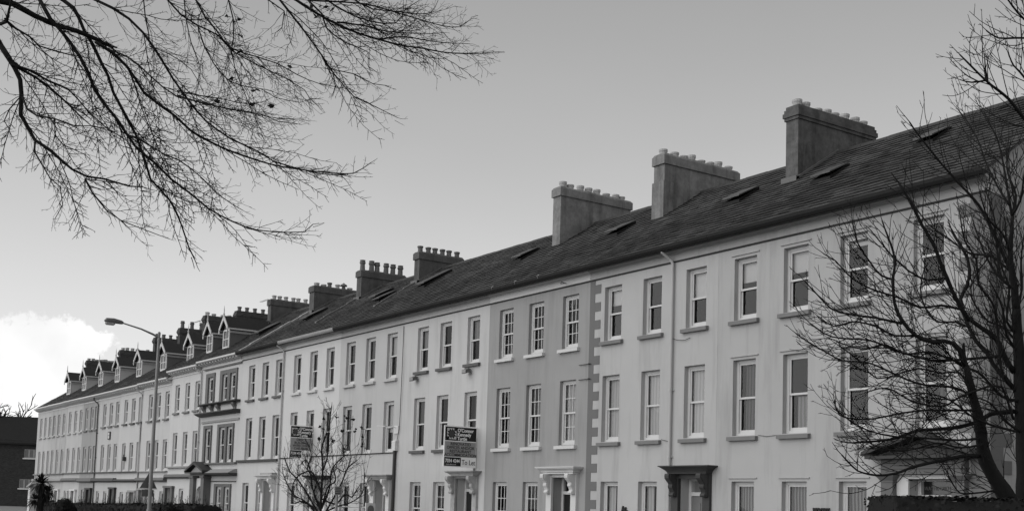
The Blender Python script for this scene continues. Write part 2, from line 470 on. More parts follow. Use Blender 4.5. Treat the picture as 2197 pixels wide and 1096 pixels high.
POT_CACHE = {}
def pot_mesh(style):
    if style in POT_CACHE: return POT_CACHE[style]
    m = MB()
    if style == 'short': m.lathe([(.125, -.12), (.12, .02), (.135, .12), (.15, .15), (.15, .21), (.11, .22), (.1, .1)], 0, 0, 0, 12); mat = POT
    elif style == 'mid': m.lathe([(.12, -.1), (.105, .2), (.135, .24), (.135, .3), (.1, .31), (.09, .15)], 0, 0, 0, 12); mat = POT_D
    elif style == 'tall': m.lathe([(.14, -.1), (.115, .32), (.15, .36), (.15, .43), (.12, .44), (.14, .52), (.1, .53), (.09, .3)], 0, 0, 0, 12); mat = POT_D
    elif style == 'pale': m.lathe([(.12, -.1), (.105, .16), (.135, .2), (.135, .26), (.1, .27), (.09, .12)], 0, 0, 0, 12); mat = POT
    elif style == 'cowl': m.lathe([(.12, -.1), (.11, .12), (.09, .13), (.09, .2), (.2, .22), (.17, .3), (.06, .36), (.03, .4)], 0, 0, 0, 12); mat = POT_D
    POT_CACHE[style] = m.mesh('chimney_pot', mat, smooth=False)
    return POT_CACHE[style]

def chimney(root, xl, xr, yf, yb, ztop, ez, pots, style='render', npot=6, mat=CHIM, flash=None, plinth=0):
    """stack on a party wall; ztop relative to the eye"""
    o = tuple(root.location); zt = ztop + CZ; zb = roof_z(yf, ez) - .5
    m = MB()
    if style == 'render':
        m.box(xl, xr, yf, yb, zb, zt - .36)
        if plinth:
            m.box(xl - .03, xr + .03, yf - .05, yb + .05, zb, plinth + CZ)
        m.frustum((xl - .05, xr + .05, yf - .06, yb + .06, zt - .36), (xl - .05, xr + .05, yf - .06, yb + .06, zt - .08))
        n = max(4, npot)
        for i in range(n):                                   # the coping is cast in lengths with open joints
            ya = yf - .058 + (yb - yf + .116) * i / n; yc = yf - .058 + (yb - yf + .116) * (i + 1) / n - .012
            m.frustum((xl - .047, xr + .047, ya, yc, zt - .083), (xl + .01, xr - .01, ya + (.06 if i == 0 else 0), yc - (.06 if i == n - 1 else 0), zt + .012 * math.sin(i * 2.1 + xl)))
    else:
        m.box(xl, xr, yf, yb, zb, zt - .42)
        for k, (d, h0, h1) in enumerate(((.04, .42, .33), (.075, .33, .2), (.045, .2, .1), (.01, .1, 0))):
            m.box(xl - d, xr + d, yf - d, yb + d, zt - h0, zt - h1)
    c = m.build('chimney', mat, root, o)
    rng = random.Random(int(abs(xl) * 10))
    for i in range(npot):
        y = yf + .2 + (yb - yf - .42) * i / (npot - 1)
        st = pots[i % len(pots)] if isinstance(pots, (list, tuple)) else pots
        p = put('chimney_pot', pot_mesh(st), c, ((xl + xr) / 2 - o[0] + rng.uniform(-.02, .02), y - o[1] + rng.uniform(-.06, .06), zt - .02 - o[2]))
        p.rotation_euler = (rng.uniform(-.03, .03), rng.uniform(-.03, .03), rng.uniform(0, 6))
        p.scale = (1, 1, rng.uniform(.65, 1.2) if st == 'short' else rng.uniform(.94, 1.04))
    if flash:
        f = MB()
        for x in (xr + .01, ):
            yy = [yf - .12, yb if yb < RIDGE_Y else RIDGE_Y]
            f.prism([(yy[0], roof_z(yy[0], ez) + .02), (yy[1], roof_z(yy[1], ez) + .02), (yy[1], roof_z(yy[1], ez) + .10), (yy[0], roof_z(yy[0], ez) + .10)], x, x + .06)
        f.box(xl - .05, xr + .07, yf - .14, yf - .01, roof_z(yf - .14, ez) + .01, roof_z(yf, ez) + .07)
        f.build('flashing', flash, root, o)
    return c

def upstand(root, x, y0, y1, ez, wdt, hgt, mat, name='roof_fillet'):
    """mortar or lead band running up the slope along a party wall"""
    m = MB(); n = 7
    for i in range(n):
        a = y0 + (y1 - y0) * i / n; b = y0 + (y1 - y0) * (i + 1) / n - .004
        h = hgt * (1 + .18 * math.sin(i * 2.3 + x))
        m.prism([(a, roof_z(a, ez) - .02), (b, roof_z(b, ez) - .02), (b, roof_z(b, ez) + h), (a, roof_z(a, ez) + h)], x - wdt / 2 + .006 * math.sin(i * 1.7), x + wdt / 2 + .008 * math.cos(i))
    return m.build(name, mat, root, tuple(root.location))

def rooflight(root, x, y, ez, w=.55, l=.75, lift=.22, mat=None):
    """small hinged skylight, lifted at its lower edge"""
    o = tuple(root.location); m = MB()
    y0, y1 = y - l * .42, y + l * .42
    a, b = roof_z(y0, ez), roof_z(y1, ez)
    for x0, x1 in ((x - w/2 - .05, x - w/2), (x + w/2, x + w/2 + .05)):
        m.prism([(y0, a - .02), (y1, b - .02), (y1, b + .1), (y0, a + .1)], x0, x1)
    m.prism([(y0 - .05, a - .03), (y0, a), (y0, a + .1), (y0 - .05, a + .07)], x - w/2 - .05, x + w/2 + .05)
    m.prism([(y1, b - .02), (y1 + .05, b + .03), (y1 + .05, b + .13), (y1, b + .1)], x - w/2 - .05, x + w/2 + .05)
    f = m.build('rooflight', GUTTER, root, o)
    p = MB()
    p.prism([(y0 - .06, a + .11 + lift), (y1, b + .11), (y1, b + .145), (y0 - .06, a + .145 + lift)], x - w/2 - .04, x + w/2 + .04)
    p.build('rooflight_pane', mat or RGLASS, f)
    return f

RGLASS = plain('dull_rooflight_glass', 0.085, 0.5, 0.3, 3.0, spec=0.3)

def gutter(root, x0, x1, ez, mat=GUTTER, proj=.02, sag=0.0):
    o = tuple(root.location); m = MB()
    prof = [(-.085, 0.02), (-.08, -.06), (-.05, -.12), (0, -.14), (.05, -.12), (.08, -.06), (.085, 0.02)]
    prof = [(EAVE_Y - .05 + a, ez + .03 + b) for a, b in prof]
    inner = [(EAVE_Y - .05 + a * .82, ez + .03 + b * .82) for a, b in reversed([(-.085, 0.02), (-.05, -.12), (.05, -.12), (.085, 0.02)])]
    m.prism(prof + inner, x0, x1)
    n = max(2, int((x1 - x0) / 1.0))
    for i in range(n):
        x = x0 + (i + .5) * (x1 - x0) / n
        m.box(x - .015, x + .015, EAVE_Y + .02, FY, ez - .03, ez + .005)
    return m.build('gutter', mat, root, o)

def eaves(root, x0, x1, ez, frieze=None, line=True, wallmat=None):
    """moulded wall head below the gutter, plain frieze and thin string moulding"""
    o = tuple(root.location)
    m = MB(); zt = ez + .1
    m.prism([(FY + .05, zt - .05), (FY - .13, zt - .13), (FY - .13, zt - .18), (FY - .07, zt - .20), (FY - .05, zt - .23), (FY - .004, zt - .24), (FY + .05, zt - .24)], x0, x1)
    m.build('wall_head_moulding', frieze or wallmat, root, o)
    if frieze is not None:
        f = MB(); f.box(x0 + .002, x1 - .002, FY - .012, FY + .02, 7.02 + CZ, zt - .242); f.build('frieze', frieze, root, o)
    if line:
        s = MB(); s.box(x0, x1, FY - .035, FY + .02, 6.975 + CZ, 7.015 + CZ); s.build('string_course', LINE, root, o)

def downpipe(root, x, ztop, mat, zb=0.1, r=.042, swan=True, joints=(5.2, 3.2, 1.3)):
    o = tuple(root.location); m = MB()
    if swan:
        m.tube([(x - .16, EAVE_Y - .03, ztop), (x - .15, EAVE_Y - .03, ztop - .12), (x - .05, FY - .12, ztop - .3), (x, FY - .07, ztop - .42), (x, FY - .07, ztop - .6)], r, 8)
        ztop -= .58
        m.lathe([(.055, 0), (.075, .05), (.075, .12)], x - .16, EAVE_Y - .03, ztop + .52, 8)
    m.tube([(x, FY - .07, ztop), (x, FY - .07, zb)], r, 8)
    for j in joints:
        z = j + CZ
        if z < ztop:
            m.lathe([(r + .012, 0), (r + .012, .07)], x, FY - .07, z, 8)
            m.box(x - .09, x + .09, FY - .03, FY, z + .01, z + .05)
    return m.build('downpipe', mat, root, o)

def quoins(root, blocks, mat, side=None):
    o = tuple(root.location); m = MB()
    for x0, x1, z0, z1 in blocks: m.box(x0, x1, FY - .012, FY + .02, z0, z1)
    if side:
        for x, y0, y1, z0, z1 in side: m.box(x - .02, x + .012, y0, y1, z0, z1)
    return m.build('quoins', mat, root, o)

def console_prof(y, z, h, d):
    """scroll bracket side view (y outward = smaller)"""
    pts = [(0, 0), (-.95, 0), (-1.0, -.08), (-.98, -.2), (-.8, -.3), (-.62, -.38), (-.5, -.46), (-.56, -.52), (-.55, -.6), (-.42, -.68), (-.3, -.8), (-.42, -.86), (-.46, -.93), (-.36, -1.0), (-.1, -1.0), (0, -.92)]
    return [(y + a * d, z + b * h) for a, b in pts]

def doorway(root, x0, x1, ztop, hood, sur=WHITE, mat_hood=WHITE, jamb=None, leaf=DOORM, fan=True, brackets=True, curved=False, depth=.42, fan_h=.36):
    """deep door recess with surround, consoles, hood, leaf and fanlight; z relative to the eye"""
    o = tuple(root.location); zt = ztop + CZ; zb = .02
    hx0, hx1, hz0, hz1 = hood; hz0 += CZ; hz1 += CZ
    m = MB(); pw = .27
    m.box(x0 - pw, x0, FY - .09, FY + .02, 0, hz0 - .003); m.box(x1, x1 + pw, FY - .09, FY + .02, 0, hz0 - .003)
    m.box(x0, x1, FY - .075, FY + .02, zt, hz0 - .003)
    d = m.build('doorway', sur, root, o)
    fb = zt - fan_h
    dm = MB()
    dm.box(x0 + .1, x1 - .1, FY + depth - .06, FY + depth, zb, fb - .1)
    for cx in ((x0 * 3 + x1) / 4 + .04, (x0 + x1 * 3) / 4 - .04):
        for z0, z1 in ((.35, 1.0), (1.15, fb - .3)):
            dm.box(cx - .16, cx + .16, FY + depth - .075, FY + depth - .055, z0, z1)
    dm.build('door', leaf, d)
    fr = MB()
    fr.box(x0, x0 + .1, FY + depth - .1, FY + depth + .02, zb, zt); fr.box(x1 - .1, x1, FY + depth - .1, FY + depth + .02, zb, zt)
    fr.box(x0 + .1, x1 - .1, FY + depth - .1, FY + depth + .02, fb - .1, fb); fr.box(x0 + .1, x1 - .1, FY + depth - .1, FY + depth + .02, zt - .05, zt)
    fr.build('door_frame', WHITE, d)
    fp = MB(); fp.poly([(x0 + .1, FY + depth - .03, fb), (x1 - .1, FY + depth - .03, fb), (x1 - .1, FY + depth - .03, zt - .05), (x0 + .1, FY + depth - .03, zt - .05)])
    fp.build('fanlight', GLASS, d)
    hm = MB(); pr = .36; n = 6
    last = None
    for i in range(n + 1):
        t = i / n
        k = (1 - math.cos(t * math.pi / 2)) if curved else (0, .0, .25, .3, .55, .95, 1.0)[i]
        xx0 = hx0 + (1 - k) * .22; xx1 = hx1 - (1 - k) * .2; p = pr * (.62 + .38 * k)
        cur = (xx0, xx1, FY - p, FY + .01, hz0 + (hz1 - hz0) * t * .86)
        if last and cur[4] - last[4] > 1e-4: hm.frustum(last, cur)
        last = cur
    hm.box(hx0 - .02, hx1 + .02, FY - pr - .02, FY + .012, hz0 + (hz1 - hz0) * .86, hz1)
    hm.build('door_hood', mat_hood, d)
    if brackets:
        for bx in (x0 - pw / 2, x1 + pw / 2):
            b = MB(); b.prism(console_prof(FY - .09, hz0, .62, .3), bx - .085, bx + .085)
            b.prism(console_prof(FY - .09, hz0 - .01, .6, .24), bx - .1, bx + .1)
            b.build('console', mat_hood if curved else sur, d)
    return d

def blocks_cornice(root, x0, x1, ez, mat=WHITE, wall=WHITE, pitch=.42, drop=.5):
    """bracketed eaves cornice of the older far houses"""
    o = tuple(root.location); m = MB()
    m.prism([(FY + .03, ez + .09), (FY - .40, ez + .02), (FY - .40, ez - .06), (FY - .34, ez - .1), (FY + .03, ez - .1)], x0, x1)
    n = max(3, int((x1 - x0) / pitch))
    for i in range(n):
        x = x0 + (i + .5) * (x1 - x0) / n
        m.prism([(FY + .01, ez - .102), (FY - .3, ez - .102), (FY - .3, ez - .17), (FY - .14, ez - .25), (FY + .01, ez - .27)], x - .06, x + .06)
    m.box(x0, x1, FY - .035, FY + .02, ez - drop + .1, ez - drop + .16)
    return m.build('cornice', mat, root, o)

def dormer(root, xc, yf, ez, cheek, w=.95, ovr=.2, h=1.06, rise=.72, lights=1):
    o = tuple(root.location); zb = roof_z(yf, ez) - .05; ze = zb + h; zp = ze + rise; a = w / 2
    def ry(z): return EAVE_Y + (z - ez) / TAN
    m = MB()
    for s in (-1, 1):
        x = xc + s * a
        m.poly([(x, yf, zb), (x, yf, ze), (x, ry(ze), ze)])
    m.poly([(xc - a, yf, zb), (xc + a, yf, zb), (xc + a, yf, ze + rise * .17 / (a + .17)), (xc, yf, zp - .04), (xc - a, yf, ze + rise * .17 / (a + .17))])
    d = m.build('dormer', cheek, root, o)
    r = MB(); e = .17; y0 = yf - ovr
    zl = ze + .02
    for s in (-1, 1):
        x = xc + s * (a + e)
        P = [(xc, y0, zp), (x, y0, zl), (x, ry(zl) + .1, zl), (xc, ry(zp) + .15, zp)]
        Q = [(q[0], q[1], q[2] + .05) for q in P]
        for f in (P, Q): r.poly(f)
        for i in range(4): r.poly([P[i], P[(i+1) % 4], Q[(i+1) % 4], Q[i]])
    r.build('dormer_roof', SLATE_D, d)
    b = MB()
    for s in (-1, 1):
        x = xc + s * (a + e + .02)
        # raking bargeboard
        q = [(xc, zp - .16), (xc, zp + .07), (x, zl + .08), (x, zl - .12)]
        b.prism(q, y0 - .05, y0 - .003, 'y')
        b.box(min(x, x - s * .1), max(x, x - s * .1), y0 - .055, y0 - .01, zl - .22, zl - .08)
        # eaves fascia boards on the cheek side
        xa, xb = sorted((x - s * .015, x + s * .02))
        b.box(xa, xb, y0, ry(zl) + .05, zl - .06, zl + .03)
        xa, xb = sorted((xc + s * (a + .003), xc + s * (a + .05)))
        b.box(xa, xb, yf, ry(ze - .12), ze - .2, ze - .08)
    b.build('bargeboard', WHITE, d)
    f = MB()
    f.lathe([(.035, -.25), (.04, .1), (.06, .14), (.03, .2), (.025, .42), (.004, .62)], xc, y0 - .03, zp, 8)
    f.build('finial', WHITE, d)
    wn = MB(); iw = a - .1
    wn.box(xc - a - .01, xc - iw, yf - .05, yf - .003, zb, ze); wn.box(xc + iw, xc + a + .01, yf - .05, yf - .003, zb, ze)
    wn.box(xc - iw, xc + iw, yf - .05, yf - .003, ze - .08, ze + .02); wn.box(xc - iw, xc + iw, yf - .07, yf - .003, zb, zb + .12)
    wn.box(xc - iw, xc + iw, yf - .045, yf - .004, (zb + ze) / 2 - .02, (zb + ze) / 2 + .03)
    if lights == 2: wn.box(xc - .04, xc + .04, yf - .046, yf - .004, zb, ze)
    else: wn.box(xc - .018, xc + .018, yf - .04, yf - .004, zb + .1, ze - .1)
    wn.build('dormer_window', WHITE, d)
    p = MB(); p.box(xc - iw, xc + iw, yf - .02, yf - .008, zb + .1, ze - .08); p.build('dormer_pane', DPANE, d)
    return d

DPANE = plain('dormer_glass', 0.03, 0.04, 0.1, spec=0.8)
SLATE_D = plain('dark_wet_slate', 0.028, 0.7, 0.3, 5.0, 0.3)

def shell(root, x0, x1, ez, holes, mat, back=31.6, inset=.004, gable=False):
    """house body: pierced front, party walls, rear wall"""
    o = tuple(root.location); m = MB(); zt = ez + .15
    wall_front(m, x0, x1, 0, zt, holes)
    a, b = x0 + inset, x1 - inset
    rz = roof_z(RIDGE_Y, ez) - .08
    for x in (a, b):
        if gable and x == b: x = x1
        m.poly([(x, FY, 0), (x, back, 0), (x, back, ez - .05), (x, RIDGE_Y, rz), (x, FY, ez + .13)])
    m.poly([(a, back, 0), (b, back, 0), (b, back, ez), (a, back, ez)])
    w = m.build('wall', mat, root, o, fix=False)
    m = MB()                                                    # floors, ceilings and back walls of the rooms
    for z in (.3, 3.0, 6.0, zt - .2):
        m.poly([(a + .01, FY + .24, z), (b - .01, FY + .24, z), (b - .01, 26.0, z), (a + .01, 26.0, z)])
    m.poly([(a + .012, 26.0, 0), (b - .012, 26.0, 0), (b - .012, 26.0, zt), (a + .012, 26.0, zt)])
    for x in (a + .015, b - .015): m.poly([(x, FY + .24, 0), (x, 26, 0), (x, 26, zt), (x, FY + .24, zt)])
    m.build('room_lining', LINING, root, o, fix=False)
    return w

def text_mesh(s, size, mat, name, depth=.004, bold=0.0, sx=1.0, align='LEFT'):
    cu = bpy.data.curves.new('lettering', 'FONT'); cu.body = s; cu.size = size; cu.extrude = depth; cu.offset = bold; cu.align_x = align
    ob = bpy.data.objects.new('lettering', cu); COL.objects.link(ob)
    bpy.context.view_layer.update()
    dg = bpy.context.evaluated_depsgraph_get()
    me = bpy.data.meshes.new_from_object(ob.evaluated_get(dg)); me.name = name
    bpy.data.objects.remove(ob); bpy.data.curves.remove(cu)
    me.materials.clear(); me.materials.append(mat)
    if sx != 1.0: me.transform(Matrix.Diagonal((sx, 1, 1, 1)))
    return me

# ------------------------------------------------------------------ the terrace
NC = 24
DZ = TAN * (RIDGE_Y - EAVE_Y) / NC
SLATE = slate('roof_slate', 0.056, DZ)
SLATE_F = slate('roof_slate_worn', 0.055, DZ)
EZ = 7.36 + CZ
TG = 'houses of the long terrace'
up = lambda z: z + CZ

def house(label, x0, x1, ez, wall, holes_extra=(), cols_t=(), cols_f=(), cols_g=(), lv=(6.70, 5.06, 4.01, 2.03, .85), w=.85, styles=('1', '1', '1'), sills=(SILL_MID, SILL_MID, SILL_MID),
          blinds=None, slate_m=None, gable=False, wg=None, roof_x=None, wt_=None, rec=.115):
    root = thing('terraced_house', label, 'house', (x0, FY, 0), TG)
    zt, zs, zf, zfs, zg = lv
    holes = []; wins = []
    for c in cols_t: wins.append((c, up(zs), up(zt), wt_ or w, styles[0], sills[0]))
    for c in cols_f: wins.append((c, up(zfs), up(zf), w, styles[1], sills[1]))
    for c in cols_g: wins.append((c, up(zg) - 1.95, up(zg), wg or w, styles[2], sills[2]))
    for c, z0, z1, ww, st, sl in wins: holes.append((c - ww/2, c + ww/2, z0, z1))
    holes += list(holes_extra)
    shell(root, x0, x1, ez, holes, wall, gable=gable)
    for i, (c, z0, z1, ww, st, sl) in enumerate(wins):
        b = blinds[i] if blinds and i < len(blinds) else None
        window(root, c, z0, z1, ww, st, sl, b, rec)
    rx0, rx1 = roof_x or (x0, x1)
    rm = roof_mesh(rx0, rx1, ez, NC, int(abs(x0) * 7))
    rf = rm.build('roof', slate_m or SLATE, root, (x0, FY, ez), fix=True); rf.location = (0, 0, ez)
    rt = MB(); rz = roof_z(RIDGE_Y, ez)
    n = max(2, int((rx1 - rx0) / .45))
    for i in range(n):
        a = rx0 + (rx1 - rx0) * i / n; b = rx0 + (rx1 - rx0) * (i + 1) / n - .012
        rt.prism([(RIDGE_Y - .15, rz - .09), (RIDGE_Y - .1, rz + .01), (RIDGE_Y, rz + .06 + .006 * math.sin(i * 1.7)), (RIDGE_Y + .1, rz + .01), (RIDGE_Y + .15, rz - .09)], a, b)
    rt.build('ridge_tiles', TRIM_DARK, root, tuple(root.location))
    return root

TOPB = ('blind', .5, .92, BLIND)
def B(lo, hi, m=None): return ('blind', lo, hi, m or BLIND)
def C(m=None): return ('curtain', .06, .94, m or CURT)
def V(): return ('blind', .06, .95, VBLIND)

W_H1 = stucco('render_house_a', 0.385, .13, .24)
W_H2 = stucco('render_house_b', 0.41, .12, .22)
W_H3 = stucco('grey_render', 0.29, .13, .22)
W_H4 = stucco('render_house_c', 0.475, .12, .18)
W_H5 = stucco('render_house_d', 0.44, .10, .10)
W_H6 = stucco('render_house_e', 0.54, .08, .08)
W_H7 = stucco('render_house_f', 0.51, .08, .08)
W_H8 = stucco('render_house_g', 0.50, .08, .10)
W_H9 = stucco('render_house_h', 0.54, .06, .08)
W_H10 = stucco('render_house_i', 0.50, .07, .08)
W_H12 = stucco('render_house_j', 0.46, .08, .10)
W_H13 = stucco('grey_render_far', 0.31, .12, .2)
W_H14 = stucco('render_house_k', 0.46, .1, .2)
W_H15 = stucco('stained_render', 0.41, .25, .45)
QUOIN = stucco('quoin_paint', 0.15, .10, .10)
FRIEZE_L = stucco('pale_frieze', 0.60, .06, .05)

# --- near end house: gable, pedimented door
h = house('pale end house with a grey pedimented doorway and a bare gable', -23.05, -14.92, EZ, W_H1,
          [(-16.92, -15.74, .02, up(.90), .46)], (-22.05, -20.31, -18.50, -16.42), (-22.05, -20.30, -18.47, -16.36), (-22.05, -20.30, -18.50),
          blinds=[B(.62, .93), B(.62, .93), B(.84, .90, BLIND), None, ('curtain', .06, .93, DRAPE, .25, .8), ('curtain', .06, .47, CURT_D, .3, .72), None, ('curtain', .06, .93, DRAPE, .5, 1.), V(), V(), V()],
          gable=True, roof_x=(-23.05, -14.86), rec=.14, w=.81)
o = tuple(h.location)
eaves(h, -23.05, -14.92, EZ, wallmat=W_H1); gutter(h, -23.05, -14.8, EZ)
bl = []; sd = []
z = up(-1.6); k = 0
while z < up(6.95):
    z1 = min(z + .29, up(6.97)); ln = .74 if k % 2 == 0 else .44
    bl.append((-14.92 - ln, -14.915, z, z1 - .002)); sd.append((-14.912, FY - .011, FY + (.44 if k % 2 == 0 else .74), z, z1 - .002)); z += .29; k += 1
quoins(h, bl, QUOIN, sd)
for c, z1 in [(c, z) for c in (-22.05, -20.31, -18.5, -16.42) for z in (6.70, 4.01)] + [(c, .85) for c in (-22.05, -20.3, -18.5)]:
    m = MB(); m.box(c - .5, c + .5, FY - .035, FY + .01, up(z1 + .075), up(z1 + .105)); m.build('window_label_moulding', W_H1, h, o)
for px_, y_, ww in ((-18.75, 25.25, .5), (-21.4, 24.45, .6)):
    rooflight(h, px_, y_, EZ, ww, .8, .07)
# pedimented doorcase
m = MB()
for a, b in ((-17.57, -17.25), (-15.73, -15.42)):
    m.box(a, b, FY - .16, FY + .02, 0, up(.83)); m.box(a - .02, b + .02, FY - .18, FY + .02, up(.832), up(.86))
    m.frustum((a - .01, b + .01, FY - .17, FY + .02, up(.862)), (a - .08, b + .08, FY - .24, FY + .02, up(.955)))
    m.box(a - .09, b + .09, FY - .25, FY + .02, up(.957), up(1.0))
m.box(-17.57, -15.42, FY - .17, FY + .02, up(1.002), up(1.12)); m.box(-17.6, -15.39, FY - .2, FY + .02, up(1.122), up(1.145)); m.box(-17.57, -15.42, FY - .165, FY + .02, up(1.147), up(1.335))
d = m.build('doorway', TRIM_MID, h, o)
m = MB()
m.box(-17.82, -15.17, FY - .42, FY + .02, up(1.337), up(1.40))
m.prism([(-17.62, up(1.402)), (-15.37, up(1.402)), (-16.495, up(1.77))], FY - .16, FY + .02, 'y')
for s in (-1, 1):
    xa = -16.495 + s * 1.42
    m.prism([(xa, up(1.405)), (-16.495, up(1.80)), (-16.495, up(1.93)), (xa - s * .02, up(1.50))], FY - .45, FY + .02, 'y')
m.build('pediment', TRIM_DARK, d)
m = MB()
for a, b in ((-17.24, -16.93), (-15.735, -15.732)): m.box(a, b, FY - .03, FY + .02, 0, up(.99))
m.box(-16.93, -15.735, FY - .03, FY + .02, up(.905), up(.99))
m.box(-16.92, -16.84, FY + .3, FY + .5, 0, up(.9)); m.box(-15.82, -15.74, FY + .3, FY + .5, 0, up(.9)); m.box(-16.84, -15.82, FY + .3, FY + .5, up(.49), up(.56)); m.box(-16.84, -15.82, FY + .3, FY + .5, up(.86), up(.9))
m.build('door_frame', WHITE, d)
m = MB(); m.box(-16.84, -15.82, FY + .42, FY + .46, 0, up(.49)); m.build('door', DOORB, d)
m = MB(); m.box(-16.84, -15.82, FY + .40, FY + .41, up(.56), up(.86)); m.build('fanlight', plain('black_fanlight_glass', .012, .15, .1, spec=.6), d)
GILT = plain('faded_gilt_lettering', .14, .5, .1)
tm = text_mesh('WATERFORD HOUSE', .125, GILT, 'fanlight_lettering', .002, 0, .84, 'CENTER')
tm.transform(Matrix.Rotation(R(90), 4, 'X')); put('fanlight_lettering', tm, d, (-16.33 - o[0], FY + .394 - o[1], up(.665)))

# --- second house
h = house('pale house with dark toothed quoins and a dark curved door hood', -28.66, -23.054, EZ, W_H2,
          [(-24.42, -23.45, .02, up(.93), .46)], (-27.54, -25.75, -23.92), (-27.56, -25.76, -23.93), (-27.53, -25.80),
          blinds=[B(.66, .93), None, B(.52, .93), C(), C(), C(), ('curtain', .06, .93, CURT, 0, .52), ('curtain', .06, .93, CURT, 0, .5)], rec=.14, w=.81)
o = tuple(h.location)
eaves(h, -28.66, -23.054, EZ, wallmat=W_H2); gutter(h, -28.66, -23.06, EZ)
bl = [(-28.658, -28.42, 0, up(7.0))]; z = up(-1.6); k = 0
while z < up(6.95):
    if k % 2 == 0: bl.append((-28.418, -28.13, z, min(z + .272, up(6.97))))
    z += .272; k += 1
quoins(h, bl, QUOIN)
downpipe(h, -24.95 + .13, EZ - .0, PIPE_L, joints=(3.35, 1.5))
doorway(h, -24.42, -23.45, .93, (-24.92, -22.98, 1.05, 1.27), TRIM_DARK, TRIM_DARK, leaf=plain('grey_door', .17, .4, .1), curved=True)
chimney(h, -23.56, -23.10, 25.05, 28.35, 11.76, EZ, ['short'], 'brick', 8, CHIM_B2, LEAD)
rooflight(h, -24.95, 24.65, EZ, .6, .85, .07)
m = MB(); ca = [(-27.0, FY - .02, up(4.95)), (-26.8, FY - .03, up(4.86)), (-26.5, FY - .03, up(4.84)), (-24.8, FY - .03, up(4.98))]
m.tube([(-24.78, FY - .06, up(4.82)), (-24.6, FY - .05, up(4.76)), (-24.3, FY - .04, up(4.73)), (-24.1, FY - .03, up(4.78))], .008, 5)
m.tube([(-25.2, FY - .04, up(2.02)), (-24.9, FY - .05, up(1.96))], .008, 5); m.tube([(-21.5, FY - .02, up(2.02)), (-21.2, FY - .02, up(1.98)), (-20.9, FY - .02, up(2.0))], .006, 5)
m.build('wall_cable', BLACK, h, o)
tm = text_mesh('Ms', .3, BLACK, 'wall_lettering', .02, .012, .8)
tm.transform(Matrix.Rotation(R(90), 4, 'X') @ Matrix.Rotation(R(-14), 4, 'Z'))
t = put('wall_lettering', tm, None, (-26.9, FY - .03, up(-.06)))
tag(t, 'black letters Ms fixed to the pale wall between two windows', 'lettering')
tm = text_mesh('MOORE', .19, BLACK, 'wall_lettering', .02, .01, .75)
tm.transform(Matrix.Rotation(R(90), 4, 'X'))
t = put('wall_lettering', tm, None, (-19.66, FY - .03, up(.08)))
tag(t, 'black capital letters MOORE fixed low on the end house wall', 'lettering')

# --- grey house
h = house('mid grey house with white paned sashes and white bracketed door hood', -34.35, -28.664, EZ, W_H3,
          [(-30.32, -29.3, .02, up(.98), .46)], (-33.30, -31.53, -29.66), (-33.35, -31.57, -29.70), (-33.40, -31.61), (6.70, 5.02, 4.01, 1.99, .84), .84, ('6', '6', '6'), (WHITE, WHITE, WHITE),
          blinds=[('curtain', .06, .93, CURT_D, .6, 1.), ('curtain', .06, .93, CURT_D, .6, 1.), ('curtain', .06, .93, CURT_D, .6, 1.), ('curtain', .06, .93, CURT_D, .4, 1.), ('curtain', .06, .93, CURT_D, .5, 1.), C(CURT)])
o = tuple(h.location)
eaves(h, -34.35, -28.664, EZ, FRIEZE_L, True, FRIEZE_L); gutter(h, -34.35, -28.664, EZ)
doorway(h, -30.32, -29.3, .98, (-30.82, -28.82, 1.08, 1.30), WHITE, WHITE, leaf=DOORB, fan_h=.42)
chimney(h, -29.37, -28.85, 25.05, 28.35, 11.68, EZ, ['short'], 'render', 8, CHIM, None, 10.75)
rooflight(h, -30.62, 24.67, EZ, .6, .85, .07)
m = MB()
for z in (4.42, 3.96): m.box(-29.1, -28.5, FY - .05, FY - .035, up(z), up(z + .018)); m.box(-28.62, -28.58, FY - .06, FY, up(z), up(z + .03))
m.build('wall_bracket', GUTTER, h, o)
m = MB(); m.tube([(-29.9, FY - .03, up(7.1)), (-29.9, FY - .25, up(7.06)), (-29.78, FY - .3, up(7.1)), (-29.6, FY - .28, up(7.02))], .012, 5); m.build('wall_hook', GUTTER, h, o)
for x in (-33.6, -32.2, -30.9):
    m = MB(); m.tube([(x, EAVE_Y - .12, EZ - .02), (x + .02, EAVE_Y - .16, EZ + .06), (x + .05, EAVE_Y - .1, EZ + .1)], .012, 5); m.build('gutter_bracket', PIPE_L, h, o)

# --- pale house with floodlights
h = house('pale house with black sills, two floodlights and scrolled stone door hood', -40.55, -34.354, EZ, W_H4,
          [(-36.15, -35.0, .02, up(.97), .46)], (-38.99, -37.30, -35.38), (-39.08, -37.38, -35.44), (-39.18, -37.43), (6.70, 5.03, 4.01, 2.04, .84), .82, ('1', '1', '4'), (SILL_DARK, SILL_DARK, SILL_DARK),
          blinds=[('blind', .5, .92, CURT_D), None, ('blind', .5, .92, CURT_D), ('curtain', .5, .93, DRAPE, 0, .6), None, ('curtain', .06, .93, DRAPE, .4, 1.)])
o = tuple(h.location)
eaves(h, -40.55, -34.354, EZ, wallmat=W_H4); gutter(h, -40.55, -34.354, EZ, GUTTER)
doorway(h, -36.15, -35.0, .97, (-36.45, -34.55, 1.04, 1.22), STONE, STONE, leaf=DOORB)
chimney(h, -35.03, -34.56, 25.05, 28.35, 11.78, EZ, ['short'], 'render', 8, CHIM, None)
rooflight(h, -36.37, 24.78, EZ, .55, .9, .07)
